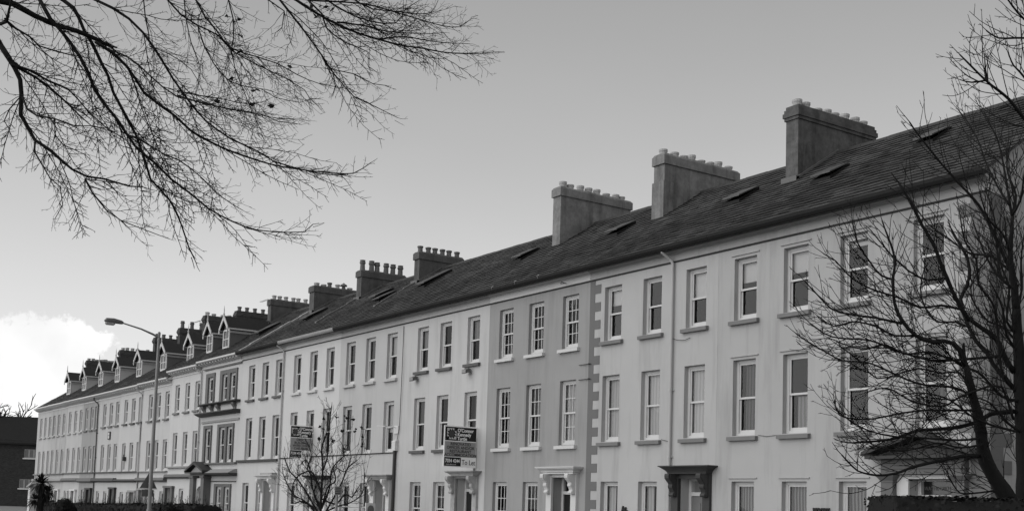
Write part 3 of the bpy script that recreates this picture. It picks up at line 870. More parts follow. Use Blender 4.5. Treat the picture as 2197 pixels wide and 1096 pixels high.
for x in (-39.32, -35.52):
    m = MB(); m.box(x - .03, x + .03, FY - .1, FY, up(4.80), up(4.83)); m.prism([(FY - .22, up(4.66)), (FY - .08, up(4.70)), (FY - .06, up(4.80)), (FY - .14, up(4.85)), (FY - .25, up(4.77))], x - .13, x + .13)
    m.box(x - .14, x + .14, FY - .27, FY - .252, up(4.64), up(4.79))
    fl = m.build('floodlight', TRIM_MID, h, o)
    p = MB(); p.box(x - .13, x + .13, FY - .28, FY - .272, up(4.67), up(4.78)); p.build('floodlight_glass', TRIM_GREY, fl)

# --- house with cable, service box and stone hood
h = house('dull pale house with a service box and dark cable on its corner', -46.1, -40.554, EZ, W_H5,
          [(-42.38, -41.35, .02, up(.90), .46)], (-45.12, -43.30, -41.45), (-45.22, -43.42, -41.53), (-45.2, -43.36), (6.73, 4.93, 4.02, 2.0, .80), .84, sills=(W_H5, None, W_H5),
          blinds=[('blind', .1, .92, DRAPE), ('curtain', .06, .92, DRAPE), ('blind', .5, .92, CURT), C(DRAPE), C(DRAPE), B(.4, .93, CURT)])
o = tuple(h.location)
eaves(h, -46.1, -40.554, EZ, wallmat=W_H5); gutter(h, -46.1, -40.554, EZ, GUTTER)
doorway(h, -42.38, -41.35, .90, (-42.85, -40.85, .93, 1.12), OFFWHITE, STONE, leaf=plain('grey_door_b', .22, .4, .1))
chimney(h, -46.25, -45.8, 25.5, 27.75, 11.27, EZ, ['mid'], 'render', 6, CHIM_D, LEAD)
upstand(h, -45.95, 23.4, 25.9, EZ, .14, .09, LEAD, 'flashing')
rooflight(h, -43.6, 25.0, EZ, .7, 1.5, .07)
m = MB(); m.tube([(-40.78, FY - .07, up(2.05)), (-40.82, FY - .07, .2)], .06, 8); m.build('downpipe', PIPE_D, h, o)
m = MB(); m.box(-40.92, -40.64, FY - .14, FY, up(2.05), up(2.38)); m.prism([(FY - .15, up(2.382)), (FY, up(2.382)), (FY, up(2.47)), (FY - .07, up(2.46)), (FY - .13, up(2.43))], -40.93, -40.63); m.build('service_box', OFFWHITE, h, o)
m = MB(); m.tube([(-52.1, FY - .03, up(1.94)), (-49, FY - .035, up(1.96)), (-46, FY - .035, up(1.965)), (-43, FY - .035, up(1.975)), (-41.0, FY - .035, up(1.98))], .02, 5)
m.tube([(-40.8, FY - .04, up(2.1)), (-40.5, FY - .05, up(2.9)), (-40.45, FY - .06, up(5.2)), (-40.5, FY - .03, up(6.9))], .012, 5)
m.build('wall_cable', BLACK, h, o)
m = MB(); m.box(-40.95, -40.62, FY - .05, FY, up(2.72), up(3.02)); m.tube([(-40.8, FY - .05, up(2.95)), (-40.82, FY - .5, up(2.98)), (-41.4, FY - .55, up(3.0))], .02, 5); m.build('cable_bracket', OFFWHITE, h, o)

# --- plain house behind the small tree
h = house('pale plain house behind the small bare street tree', -52.05, -46.104, EZ, W_H6,
          [(-48.2, -47.15, .02, up(.9), .46)], (-50.62, -48.84, -47.12), (-50.75, -48.96, -47.25), (-50.72, -48.9), (6.68, 4.94, 4.03, 2.02, .80), .80, sills=(W_H6, None, W_H6),
          blinds=[C(DRAPE), C(DRAPE), C(DRAPE), C(DRAPE), C(DRAPE), None])
o = tuple(h.location)
eaves(h, -52.05, -46.104, EZ, wallmat=W_H6); gutter(h, -52.05, -46.104, EZ, GUTTER_L)
doorway(h, -48.2, -47.15, .90, (-48.75, -46.6, .93, 1.12), OFFWHITE, TRIM_DARK, leaf=DOORM)
chimney(h, -52.0, -51.5, 25.5, 27.9, 11.30, EZ, ['tall'], 'render', 6, CHIM_D, LEAD)
upstand(h, -51.75, 23.3, 26.1, EZ, .16, .1, LEAD, 'flashing')
rooflight(h, -46.75, 24.3, EZ, .6, .9, .07)
rooflight(h, -48.2, 24.9, EZ, .6, 1.0, .07)

# --- house with dark sill band
h = house('pale house with a dark sill band and small pale door hood', -57.5, -52.054, EZ, W_H7,
          [(-53.85, -52.75, .02, up(.9), .46)], (-56.18, -54.43, -52.75), (-56.25, -54.53, -52.87), (-56.3, -54.5), (6.65, 4.95, 4.01, 1.94, .80), .82, sills=(SILL_DARK, None, W_H7),
          blinds=[C(DRAPE), C(DRAPE), C(DRAPE), C(DRAPE), C(DRAPE), C(DRAPE)])
o = tuple(h.location)
eaves(h, -57.5, -52.054, EZ, wallmat=W_H7); gutter(h, -57.5, -52.054, EZ, GUTTER)
m = MB(); m.box(-57.5, -52.3, FY - .12, FY + .01, up(1.82), up(1.93)); m.build('sill_band', TRIM_DARK, h, o)
downpipe(h, -52.12, EZ, PIPE_L, joints=(5.1, 3.2, 1.4, -.4))
doorway(h, -53.85, -52.75, .9, (-54.35, -52.35, .98, 1.16), OFFWHITE, OFFWHITE, leaf=DOORB)
m = MB(); m.box(-53.9, -52.45, FY - .25, FY, up(1.162), up(1.27)); m.build('hood_blocking', STONE, h, o)
chimney(h, -57.55, -56.95, 25.5, 27.95, 11.29, EZ, ['short', 'short', 'mid', 'pale', 'cowl', 'short'], 'render', 6, CHIM_D, LEAD)
upstand(h, -57.4, 21.75, 25.5, EZ, .3, .12, MORTAR)
rooflight(h, -54.9, 24.6, EZ, .7, 1.3, .07)

# --- ornate house
ez = EZ
h = house('ornate pale house with dark window surrounds and pedimented porch', -63.5, -57.504, ez, W_H8,
          [(-62.32, -61.55, up(5.05), up(6.47)), (-60.16, -59.41, up(5.05), up(6.48)), (-59.04, -58.27, up(5.05), up(6.48)),
           (-62.37, -61.56, up(1.86), up(3.70)), (-60.24, -59.42, up(1.86), up(3.70)), (-59.15, -58.33, up(1.86), up(3.70)),
           (-60.28, -59.5, up(-1.1), up(.60)), (-59.12, -58.35, up(-1.1), up(.60)), (-62.55, -61.68, .02, up(.58), .9)], slate_m=SLATE_F)
o = tuple(h.location)
for c, a, b in ((-61.935, 5.05, 6.47), (-59.785, 5.05, 6.48), (-58.655, 5.05, 6.48)): window(h, c, up(a), up(b), .75, '1', None, C(DRAPE), .03)
for c in (-61.965, -59.83, -58.74): window(h, c, up(1.86), up(3.70), .8, '1', None, C(DRAPE), .03)
for c in (-59.89, -58.735): window(h, c, up(-1.1), up(.60), .77, '4', None, C(CURT), .03)
def surround(root, x0, x1, z0, z1, opens, mat, name='window_surround', pr=.07):
    m = MB(); xs = [x0] + [v for p in opens for v in p[:2]] + [x1]; zt = opens[0][2]
    for i in range(0, len(xs), 2): m.box(xs[i], xs[i+1], FY - pr, FY + .01, z0, zt)
    m.box(x0, x1, FY - pr, FY + .01, zt, z1)
    return m.build(name, mat, root, tuple(root.location))
surround(h, -62.68, -61.35, up(5.02), up(6.69), [(-62.32, -61.55, up(6.47))], TRIM_MID)
surround(h, -60.52, -58.07, up(5.02), up(6.70), [(-60.16, -59.41, up(6.48)), (-59.04, -58.27, up(6.48))], TRIM_MID)
surround(h, -62.68, -61.44, up(1.86), up(3.87), [(-62.37, -61.56, up(3.70))], TRIM_MID)
surround(h, -60.53, -58.2, up(1.86), up(3.86), [(-60.24, -59.42, up(3.70)), (-59.15, -58.33, up(3.70))], TRIM_MID)
surround(h, -60.6, -58.2, up(-1.2), up(.75), [(-60.28, -59.5, up(.60)), (-59.12, -58.35, up(.60))], TRIM_MID)
blocks_cornice(h, -63.5, -57.51, ez + .02, WHITE)
m = MB(); m.box(-63.0, -57.52, FY - .08, FY + .01, up(6.89), up(6.97)); m.build('moulding', TRIM_MID, h, o)
m = MB(); m.prism([(FY + .01, up(5.04)), (FY - .3, up(5.03)), (FY - .3, up(4.98)), (FY - .2, up(4.92)), (FY + .01, up(4.92))], -63.1, -57.55); m.build('sill_band', TRIM_DARK, h, o)
m = MB()
for c in (-62.78, -61.58, -60.55, -58.25): m.prism([(FY + .01, up(4.918)), (FY - .2, up(4.918)), (FY - .18, up(4.82)), (FY - .06, up(4.66)), (FY - .05, up(4.56)), (FY + .01, up(4.56))], c - .17, c + .17)
m.build('corbel', TRIM_MID, h, o)
m = MB(); m.prism([(FY + .01, up(4.55)), (FY - .42, up(4.53)), (FY - .42, up(4.48)), (FY - .25, up(4.40)), (FY - .15, up(4.36)), (FY + .01, up(4.35))], -63.3, -57.5); m.build('cornice_band', TRIM_DARK, h, o)
m = MB(); m.box(-63.05, -57.55, FY - .06, FY + .01, up(4.0), up(4.11)); m.build('moulding', TRIM_GREY, h, o)
m = MB(); m.box(-62.9, -57.58, FY - .16, FY + .01, up(1.77), up(1.85)); m.build('sill_band', TRIM_MID, h, o)
m = MB(); m.prism([(FY + .01, up(1.52)), (FY - .12, up(1.5)), (FY - .5, up(1.30)), (FY + .01, up(1.30))], -61.0, -57.55); m.build('shop_cornice', TRIM_GREY, h, o)
m = MB(); m.prism([(FY + .01, up(1.298)), (FY - .52, up(1.298)), (FY - .5, up(1.22)), (FY - .2, up(1.16)), (FY + .01, up(1.16))], -61.1, -57.5); m.box(-61.2, -57.6, FY - .07, FY + .01, up(.86), up(.9)); m.build('cornice_band', TRIM_DARK, h, o)
m = MB()
for a, b in ((-63.45, -62.88), (-61.72, -61.25)):
    m.box(a, b, FY - .4, FY + .01, 0, up(1.05)); m.box(a - .06, b + .06, FY - .46, FY + .01, up(1.052), up(1.16))
m.box(-63.45, -61.25, FY - .4, FY + .01, up(1.162), up(1.28))
d = m.build('porch', TRIM_MID, h, o)
m = MB(); m.box(-63.75, -60.95, FY - .62, FY + .01, up(1.282), up(1.35))
for s in (-1, 1):
    xa = -62.35 + s * 1.42; m.prism([(xa, up(1.352)), (-62.35, up(1.78)), (-62.35, up(1.92)), (xa, up(1.45))], FY - .64, FY + .01, 'y')
m.build('pediment', TRIM_DARK, d)
m = MB(); m.prism([(-63.3, up(1.353)), (-61.4, up(1.353)), (-62.35, up(1.76))], FY - .42, FY + .01, 'y'); m.build('tympanum', TRIM_GREY, d)
arch = [(-62.88, .02), (-62.88, up(1.04)), (-61.72, up(1.04)), (-61.72, .02), (-61.76, .02), (-61.76, up(.25))] + [(-62.3 + .54 * math.cos(t), up(.25) + .36 * math.sin(t)) for t in np.linspace(.05, math.pi - .05, 12)] + [(-62.84, up(.25)), (-62.84, .02)]
m = MB(); m.prism(arch, FY - .22, FY - .03, 'y'); m.build('door_arch', FRIEZE_L, d)
m = MB(); m.box(-62.55, -61.68, FY + .8, FY + .86, .02, up(.55)); m.build('door', plain('grey_door_c', .25, .5, .1), d)
chimney(h, -62.99, -62.65, 25.5, 27.8, 11.29, ez, ['pale'], 'render', 6, CHIM_D, LEAD) if False else None
chimney(h, -57.9, -57.6, 25.6, 27.5, 10.2, ez, ['pale'], 'render', 2, CHIM_D) if False else None
dormer(h, -62.85, 23.05, ez, DORM_G)
rooflight(h, -60.2, 24.3, ez, .7, 1.3, .07)
downpipe(h, -63.42, ez - .2, PIPE_L, swan=True, joints=(4.6, 3.0))
chimney(h, -63.2, -62.75, 25.5, 27.9, 11.31, ez, ['pale'], 'render', 6, CHIM_D, LEAD)
upstand(h, -62.9, 24.2, 25.6, ez, .2, .1, MORTAR)

# --- the older far half of the terrace
def far_house(label, x0, x1, ezr, wall, lv, cols, dorm, cheek, chim, sill=SILL_MID, door=None, fascia=None, band=None, w=.78, grd=None, corn=WHITE, pipe=None, blind=CURT, dl=1):
    ez = ezr + CZ
    hx = []
    if door: hx.append((door[0], door[1], .02, up(door[2]), .6))
    h = house(label, x0, x1, ez, wall, hx, cols, cols, grd or cols[:2], lv, w, sills=(sill, None, sill), slate_m=SLATE_F,
              blinds=[C(blind)] * 9, rec=.085)
    o = tuple(h.location)
    blocks_cornice(h, x0, x1, ez, corn)
    if band:
        m = MB(); m.box(x0 + .05, x1 - .005, FY - .14, FY + .01, up(band[0]), up(band[1])); m.build('sill_band', band[2], h, o)
    if fascia:
        m = MB(); m.prism([(FY + .01, up(fascia[1])), (FY - .2, up(fascia[1])), (FY - .26, up(fascia[0]) + .08), (FY - .12, up(fascia[0])), (FY + .01, up(fascia[0]))], x0 + .05, x1 - .006); m.build('shop_fascia', fascia[2], h, o)
    if door:
        m = MB()
        for a, b in ((door[0] - .3, door[0]), (door[1], door[1] + .3)): m.box(a, b, FY - .14, FY + .01, 0, up(door[2]))
        m.box(door[0] - .35, door[1] + .35, FY - .18, FY + .01, up(door[2]) + .003, up(door[2]) + .12)
        d = m.build('doorway', door[3], h, o)
        m = MB(); m.box(door[0], door[1], FY + .5, FY + .56, .02, up(door[2]) - .4); m.build('door', door[4], d)
        m = MB(); m.box(door[0], door[1], FY + .5, FY + .55, up(door[2]) - .38, up(door[2])); m.build('fanlight', DPANE, d)
    if dorm: dormer(h, dorm[0], dorm[1], ez, cheek, lights=dl, w=dorm[2] if len(dorm) > 2 else .95)
    for c in chim: chimney(h, c[0], c[1], 25.5, 27.9, c[2], ez, [c[3]], 'brick', c[4], CHIM_B)
    if pipe: downpipe(h, pipe[0], ez - .25, pipe[1], joints=(4.2, 2.5))
    return h

LV9 = (6.43, 4.84, 3.66, 1.75, .47)
far_house('pale house with grey fascia, dark pillared door and grey dormer', -68.6, -63.504, 7.26, W_H9, LV9, (-67.55, -65.8, -64.15), (-66.45, 23.4), DORM_G,
          [(-68.45, -68.0, 11.27, 'mid', 5)], SILL_MID, (-68.75 + .3, -67.5, .5, TRIM_MID, DOORM), (1.05, 1.28, TRIM_MID), (1.64, 1.73, TRIM_GREY), grd=(-66.0, -64.2))
LV10 = (6.19, 4.60, 3.35, 1.52, .30)
far_house('pale house behind the lamp post with a white cheeked dormer', -74.3, -68.604, 6.92, W_H10, LV10, (-72.55, -70.98, -69.36), (-69.75, 23.4, 1.15), DORM_G,
          [(-74.1, -73.6, 11.65, 'short', 5)], SILL_MID, (-73.6, -72.5, .35, TRIM_GREY, DOORM), (.86, 1.10, TRIM_MID), (1.44, 1.50, TRIM_GREY), grd=(-71.2, -69.5), pipe=(-74.2, PIPE_L), dl=2)
LV11 = (6.16, 4.62, 3.34, 1.52, .20)
far_house('white house with dark sills and a pillared doorway, left of lamp', -79.0, -74.304, 6.88, W_H10, LV11, (-77.75, -76.1, -74.6), (-74.85, 23.4, 1.2), DORM_G,
          [(-78.95, -78.45, 11.37, 'tall', 4)], SILL_DARK, (-75.6 + .1, -74.6, .2, TRIM_GREY, OFFWHITE), (.84, 1.02, TRIM_DARK), (1.44, 1.52, TRIM_DARK), grd=(-77.7, -76.3), dl=2)
h = far_house('dull white house with a framed wall sign and twin dark pillars', -84.5, -79.004, 6.86, W_H12, (6.15, 4.62, 3.36, 1.55, .22), (-82.8, -81.2, -79.7), (-80.0, 23.4, 1.2), DORM_W,
          [(-84.35, -83.85, 11.27, 'mid', 5)], SILL_MID, (-79.95, -79.2, .38, TRIM_DARK, OFFWHITE), (.84, 1.10, TRIM_DARK), (1.46, 1.52, TRIM_DARK), grd=(-83.4, -81.6), pipe=(-84.25, PIPE_D), dl=2)
o = tuple(h.location)
m = MB(); m.box(-81.45, -80.95, FY - .08, FY, up(3.70), up(4.22)); f = m.build('wall_sign', TRIM_DARK, h, o)
m = MB(); m.box(-81.36, -81.04, FY - .086, FY - .08, up(3.76), up(3.95)); m.box(-81.36, -81.04, FY - .086, FY - .08, up(3.98), up(4.16)); m.build('sign_panel', WHITE, f)
m = MB(); m.box(-77.25, -77.05, FY - .2, FY, up(2.2), up(2.45)); m.tube([(-77.15, FY - .15, up(2.42)), (-77.15, FY - .15, up(2.6))], .03, 6)
t = m.build('security_lamp', TRIM_DARK, None, (-77.15, FY, up(2.2))); t.location = (-77.15, FY, up(2.2)); tag(t, 'small dark security lamp fixed to the far white wall', 'lamp')
far_house('grey far house between two pale neighbours', -88.5, -84.504, 6.86, W_H13, (6.13, 4.55, 3.36, 1.55, .31), (-87.55, -86.1, -84.9), (-84.95 - .2, 23.4, 1.2), DORM_W,
          [], SILL_MID, (-85.9, -85.1, .32, TRIM_DARK, TRIM_DARK), (.82, 1.12, TRIM_MID), (1.48, 1.54, TRIM_MID), grd=(-87.4, -86.6), corn=OFFWHITE)
far_house('stained pale far house with a white gabled dormer', -93.1, -88.504, 6.86, W_H14, (6.08, 4.50, 3.35, 1.50, .2), (-92.25, -90.6, -89.08), (-89.5, 23.4, 1.2), DORM_W,
          [(-93.9 + .9, -92.5, 11.17, 'short', 6)], W_H14, (-90.2, -89.3, .2, OFFWHITE, TRIM_DARK), (.88, 1.13, TRIM_MID), (1.46, 1.52, TRIM_MID), grd=(-92.4, -91.4))
far_house('streaked grey white far house next to the last one', -98.0, -93.104, 6.84, W_H15, (6.03, 4.46, 3.32, 1.46, .2), (-97.2, -95.65, -94.1), (-94.2, 23.4, 1.2), DORM_W,
          [], W_H15, (-95.2, -94.3, .2, OFFWHITE, TRIM_MID), (.86, 1.1, TRIM_GREY), (1.42, 1.5, TRIM_MID), grd=(-97.2, -96.2), corn=OFFWHITE)
far_house('last pale house at the far end of the terrace', -102.9, -98.004, 6.82, W_H14, (6.0, 4.44, 3.3, 1.44, .2), (-101.6, -100.1, -98.6), (-99.0, 23.4, 1.2), DORM_W,
          [(-102.8, -102.3, 11.21, 'short', 8)], W_H14, None, (.86, 1.1, TRIM_GREY), (1.4, 1.48, TRIM_GREY), grd=(-101.4, -99.6))

# ------------------------------------------------------------------ estate agents' boards, standing out from the wall
BOARDW = plain('white_board', .86, .5, .03)
def board(label, X, y0, y1, z0, z1, head, panel, foot, seed):
    root = thing('agent_board', label, 'sign board', (X, y1, z0), 'estate agent boards above the doors')
    o = tuple(root.location); H = z1 - z0; W = y1 - y0; t = .03
    m = MB(); m.box(X - t, X, y0, y1, z0, z1); m.build('backing', BOARDW, root, o)
    m = MB(); m.box(X - .07, X - t - .003, y1 - .07, y1, z0 - .15, z1 - H * .25); m.build('post', METAL, root, o)
    za = z0 + H * .625; zb = z0 + H * .24
    m = MB(); m.box(X, X + .004, y0 + .04, y1 - .02, za + .02, z1 - .04); hp = m.build('head_panel', BLACK, root, o)
    m = MB(); m.box(X, X + .004, y0 + .04, y1 - .02, zb + .01, za - .01); pp = m.build('notice_panel', plain('grey_notice_panel', .30, .5, .05), root, o)
    m = MB(); m.box(X, X + .004, y0 + .03, y0 + W * .53, z0 + .03, zb - .01); fp = m.build('phone_panel', BLACK, root, o)
    def write(s, size, y, z, mat, parent, bold=.0, sx=1.0, align='LEFT', name='lettering'):
        tm = text_mesh(s, size, mat, name, .002, bold, sx, align)
        tm.transform(Matrix(((0, 0, 1, 0), (1, 0, 0, 0), (0, 1, 0, 0), (0, 0, 0, 1))))
        return put(name, tm, parent, (X + .007 - o[0], y - o[1], z - o[2]))
    hh = z1 - za - .06; ls = hh / 3.7
    for i, s in enumerate(head): write(s, ls * 1.32, y0 + W * .40, z1 - .075 - ls * (1.12 * i + 1.0), BOARDW, hp, .0035, .92)
    # saw-tooth square emblem
    e = MB(); c = (y0 + W * .225, (z1 + za) / 2 - .01); a = min(W * .155, hh * .40); n = 4
    for s in range(4):
        for i in range(n):
            p0 = -a + 2 * a * i / n; p1 = -a + 2 * a * (i + 1) / n
            tri = [(p0, a), (p1, a), (p1, a * .55)] if s in (0, 2) else [(p0, a), (p1, a), (p0, a * .55)]
            for _ in range(s): tri = [(-q[1], q[0]) for q in tri]
            e.poly([(X + .007, c[0] + q[0], c[1] + q[1]) for q in tri])
    e.build('emblem', WHITE, hp, o, fix=False)
    e = MB(); e.box(X + .004, X + .006, c[0] - a * .5, c[0] + a * .5, c[1] - a * .5, c[1] + a * .5); e.build('emblem', plain('dark_emblem', .06, .5, .05), hp, o)
    ph = za - zb - .02; k = len(panel); ps = ph / (k + .15)
    for i, s in enumerate(panel): write(s, ps * 1.12, (y0 + y1) / 2 + .01, za - .03 - ps * (i + .85), BLACK, pp, .002, min(1.0, W * 1.28 / (len(s) * ps * 1.12 * .68)), 'CENTER')
    fh = zb - z0
    write('7034 4244', fh * .50, y0 + W * .05, z0 + fh * .45, BOARDW, fp, .003, .80); write('www.okt.co.uk', fh * .22, y0 + W * .07, z0 + fh * .19, WHITE, fp, .0, .9)
    write(foot, fh * .72, y0 + W * .555, z0 + fh * .27, BLACK, root, .0, min(.85, W * .44 / (len(foot) * fh * .72 * .48)))
    return root
board('To Let board with dark heading standing above a stained stone hood', -34.9, 20.66, 21.97, 1.32 + CZ, 2.73 + CZ, ["O'Connor", 'Kennedy', 'Turtle'], ['RENOVATED', 'OFFICES AND/OR', 'RESTAURANT', 'ACCOMMODATION'], 'To Let', 1)
board('For Sale board offering an office building, above the small tree', -48.55, 20.90, 21.97, 1.86 + CZ, 3.30 + CZ, ["O'Connor", 'Kennedy', 'Turtle'], ['OFFICE', 'BUILDING', 'WITH OWN', 'CAR PARK'], 'For Sale', 2)

# ------------------------------------------------------------------ television aerials on two stacks
for x, y, z, lab in ((-62.9, 25.35, 11.05 + CZ, 'thin television aerial on the sooty stack right of the dormers'), (-74.0, 25.3, 11.1 + CZ, 'thin television aerial on a far stack beside the lamp post')):
    r = thing('tv_aerial', lab, 'aerial', (x, y, z))
    m = MB(); m.tube([(x, y, z - .2), (x, y, z + .25)], .015, 5); m.build('mast', METAL, r, (x, y, z))
    m = MB(); m.tube([(x + .1, y, z + .2), (x - 1.1, y, z + .2)], .012, 5)
    for i in range(6): m.tube([(x - .2 * i, y - .12, z + .2), (x - .2 * i, y + .12, z + .2)], .006, 4)
    m.build('antenna', METAL, r, (x, y, z))

# ------------------------------------------------------------------ street lamp and warning sign
LX, LY = -45.6, 14.0
r = thing('street_lamp', 'tall grey street lamp with a long arm over the road', 'street lamp', (LX, LY, 0))
m = MB(); m.lathe([(.10, 0), (.10, 1.2), (.078, 1.22), (.072, 3.0), (.052, 7.9), (.056, 7.92), (.056, 8.02), (.02, 8.05)], LX, LY, 0, 14); m.build('pole', METAL, r, (LX, LY, 0), smooth=False)
m = MB(); m.tube([(LX, LY, 7.82), (LX, LY - .25, 7.93), (LX, LY - .7, 8.08), (LX, LY - 1.45, 8.24)], [.045, .04, .032, .026], 8); m.build('arm', METAL, r, (LX, LY, 0))
m = MB()
m.tube([(LX, LY - 1.40, 8.235), (LX, LY - 1.46, 8.25), (LX, LY - 1.75, 8.28), (LX, LY - 2.02, 8.27), (LX, LY - 2.1, 8.24)], [.05, .075, .10, .095, .03], 10)
lt = m.build('lantern', plain('lantern_shell', .13, .45, .1), r, (LX, LY, 0))
m = MB(); m.tube([(LX, LY - 1.70, 8.17), (LX, LY - 1.76, 8.165), (LX, LY - 2.03, 8.165), (LX, LY - 2.07, 8.18)], [.03, .07, .07, .03], 10); m.build('lamp_bowl', plain('lamp_bowl_plastic', .35, .3, .1), lt)
SX = LX - .12
r = thing('warning_sign', 'triangular road sign seen from its dark grey back', 'road sign', (SX, 13.95, 1.6))
m = MB(); m.prism([(13.62, CZ + .30), (14.28, CZ + .30), (13.98, CZ + .93)], SX - .012, SX + .006); sp = m.build('sign_plate', plain('sign_back', .10, .5, .1), r, (SX, 13.95, 1.6))
m = MB(); m.box(SX - .014, SX + .02, 13.60, 14.30, CZ + .262, CZ + .297); m.build('sign_rim', OFFWHITE, sp)
m = MB(); m.box(SX - .012, SX + .006, 13.72, 14.17, CZ - .02, CZ + .24); m.build('distance_plate', plain('sign_back', .10, .5, .1), r, (SX, 13.95, 1.6))
m = MB(); m.box(SX + .006, SX + .12, 13.94, 14.05, CZ + .45, CZ + .5); m.box(SX + .006, SX + .12, 13.94, 14.05, CZ + .1, CZ + .15); m.build('clamp', METAL, r, (SX, 13.95, 1.6))

# parking sign post by the small tree, notice board behind it
PX, PY = -36.5, 17.5
r = thing('parking_sign', 'small lettered parking sign on a grey post by the tree', 'sign', (PX, PY, 0))
m = MB(); m.tube([(PX, PY, 0), (PX, PY, CZ + .5)], .045, 8); m.build('post', METAL, r, (PX, PY, 0))
Rw = Vector((.83, .55, 0))
m = MB(); m.box(PX + .06, PX + .075, PY - .12, PY + .12, CZ + .24, CZ + .52); pl_ = m.build('sign_plate', TRIM_GREY, r, (PX, PY, 0))
m = MB()
for k in range(4): m.box(PX + .075, PX + .08, PY - .10, PY + .10, CZ + .265 + k * .062, CZ + .297 + k * .062)
m.build('sign_line', BLACK, pl_)
NX, NY = -34.0, 17.5
r = thing('notice_board', 'white post panel with a dark arched face near the kerb', 'notice board', (NX, NY, 0))
m = MB(); m.box(NX - .06, NX, NY - .17, NY + .17, 0, CZ + .0); m.build('panel', WHITE, r, (NX, NY, 0))
m = MB(); m.prism([(NY - .11, .5), (NY + .11, .5), (NY + .11, CZ - .2)] + [(NY + .11 * math.cos(t), CZ - .2 + .13 * math.sin(t)) for t in np.linspace(.1, math.pi - .1, 9)] + [(NY - .11, CZ - .2)], NX, NX + .02); m.build('arched_face', TRIM_MID, r, (NX, NY, 0))

# ------------------------------------------------------------------ ground, road, pavements
def sheet(name, x0, x1, y0, y1, z, mat):
    m = MB(); m.poly([(x0, y0, z), (x1, y0, z), (x1, y1, z), (x0, y1, z)])
    o = m.build(name, mat, None, fix=False); return tag(o, kind='structure')
sheet('ground', -900, 900, -900, 900, 0.0, plain('winter_grass', .05, .95, .4, .6))
sheet('road', -400, 200, 5.0, 12.6, .004, plain('asphalt', .055, .9, .2, 1.2))
for nm, y0, y1 in (('pavement', 12.6, 15.2),):
    m = MB(); m.box(-400, 200, y0, y1, -.05, .12); tag(m.build(nm, plain('concrete_flags', .28, .9, .2, .8)), kind='structure')
m = MB(); m.box(-101, -14, 15.6, FY - .02, -.05, .06); tag(m.build('forecourt', plain('gravel', .24, .95, .3, 1.5)), kind='structure')
sheet('car_park', -320, -104, 12.7, 60, .008, plain('pale_tarmac', .22, .9, .15, .5))

# ------------------------------------------------------------------ dark brick house beyond the far end
BX, BY = -150.0, 30.0
r = thing('brick_house', 'dark brick house with white windows beyond the terrace end', 'house', (BX, BY, 0))
r.rotation_euler = (0, 0, R(62))
BR = brickwork('dark_brick', .030, .045)
wx0, wx1, ezb, rzb = -17.0, 14.0, 7.6, 10.9
BHW = ((.75, 2.45, 5.75, 6.8), (.4, 2.1, 2.15, 3.25), (-9.6, -7.9, 5.75, 6.8), (-9.6, -7.9, 2.15, 3.25), (8.2, 9.8, 5.75, 6.8))
m = MB(); wall_front(m, wx0, wx1, 0, ezb + .3, BHW, y=0)
for x in (wx0, wx1): m.poly([(x, 0, 0), (x, 9, 0), (x, 9, ezb), (x, 4.5, rzb - .1), (x, 0, ezb)])
m.poly([(wx0, 9, 0), (wx1, 9, 0), (wx1, 9, ezb), (wx0, 9, ezb)]); m.poly([(wx0, 3, 0), (wx1, 3, 0), (wx1, 3, ezb), (wx0, 3, ezb)])
m.build('wall', BR, r, (0, 0, 0), fix=False)
m = MB()
m.prism([(-.4, ezb - .1), (4.5, rzb), (9.4, ezb - .1), (9.4, ezb - .3), (4.5, rzb - .2), (-.4, ezb - .3)], wx0 - .3, wx1 + .3)
m.build('roof', plain('dark_roof_tiles', .022, .95, .3, 3.0, spec=.1), r, (0, 0, 0))
for a, b, c, d_ in BHW:
    m = MB(); n = 3
    m.box(a, a + .09, .05, .16, c, d_); m.box(b - .09, b, .05, .16, c, d_); m.box(a + .09, b - .09, .05, .16, d_ - .09, d_); m.box(a + .09, b - .09, .05, .16, c, c + .09)
    for i in range(1, n): x = a + (b - a) * i / n; m.box(x - .09, x + .09, .06, .15, c + .09, d_ - .09)
    f = m.build('window', TRIM_GREY, r, (0, 0, 0))
    m = MB(); m.box(a + .02, b - .02, .1, .12, c + .02, d_ - .02); m.build('pane', DPANE, f, (0, 0, 0))
    m = MB(); m.box(a - .1, b + .1, -.1, .05, c - .14, c - .003); m.build('sill', OFFWHITE, f, (0, 0, 0))
for x in (-4.6, ):
    m = MB(); m.box(x - .9, x + .9, 4.1, 4.9, rzb - .6, rzb + .5); c = m.build('chimney', BR, r, (0, 0, 0))
    for dx in (-.55, .55): m = MB(); m.lathe([(.2, 0), (.17, .8), (.24, .85), (.24, 1.0)], x + dx, 4.5, rzb + .5, 10); m.build('chimney_pot', POT_D, c, (0, 0, 0))

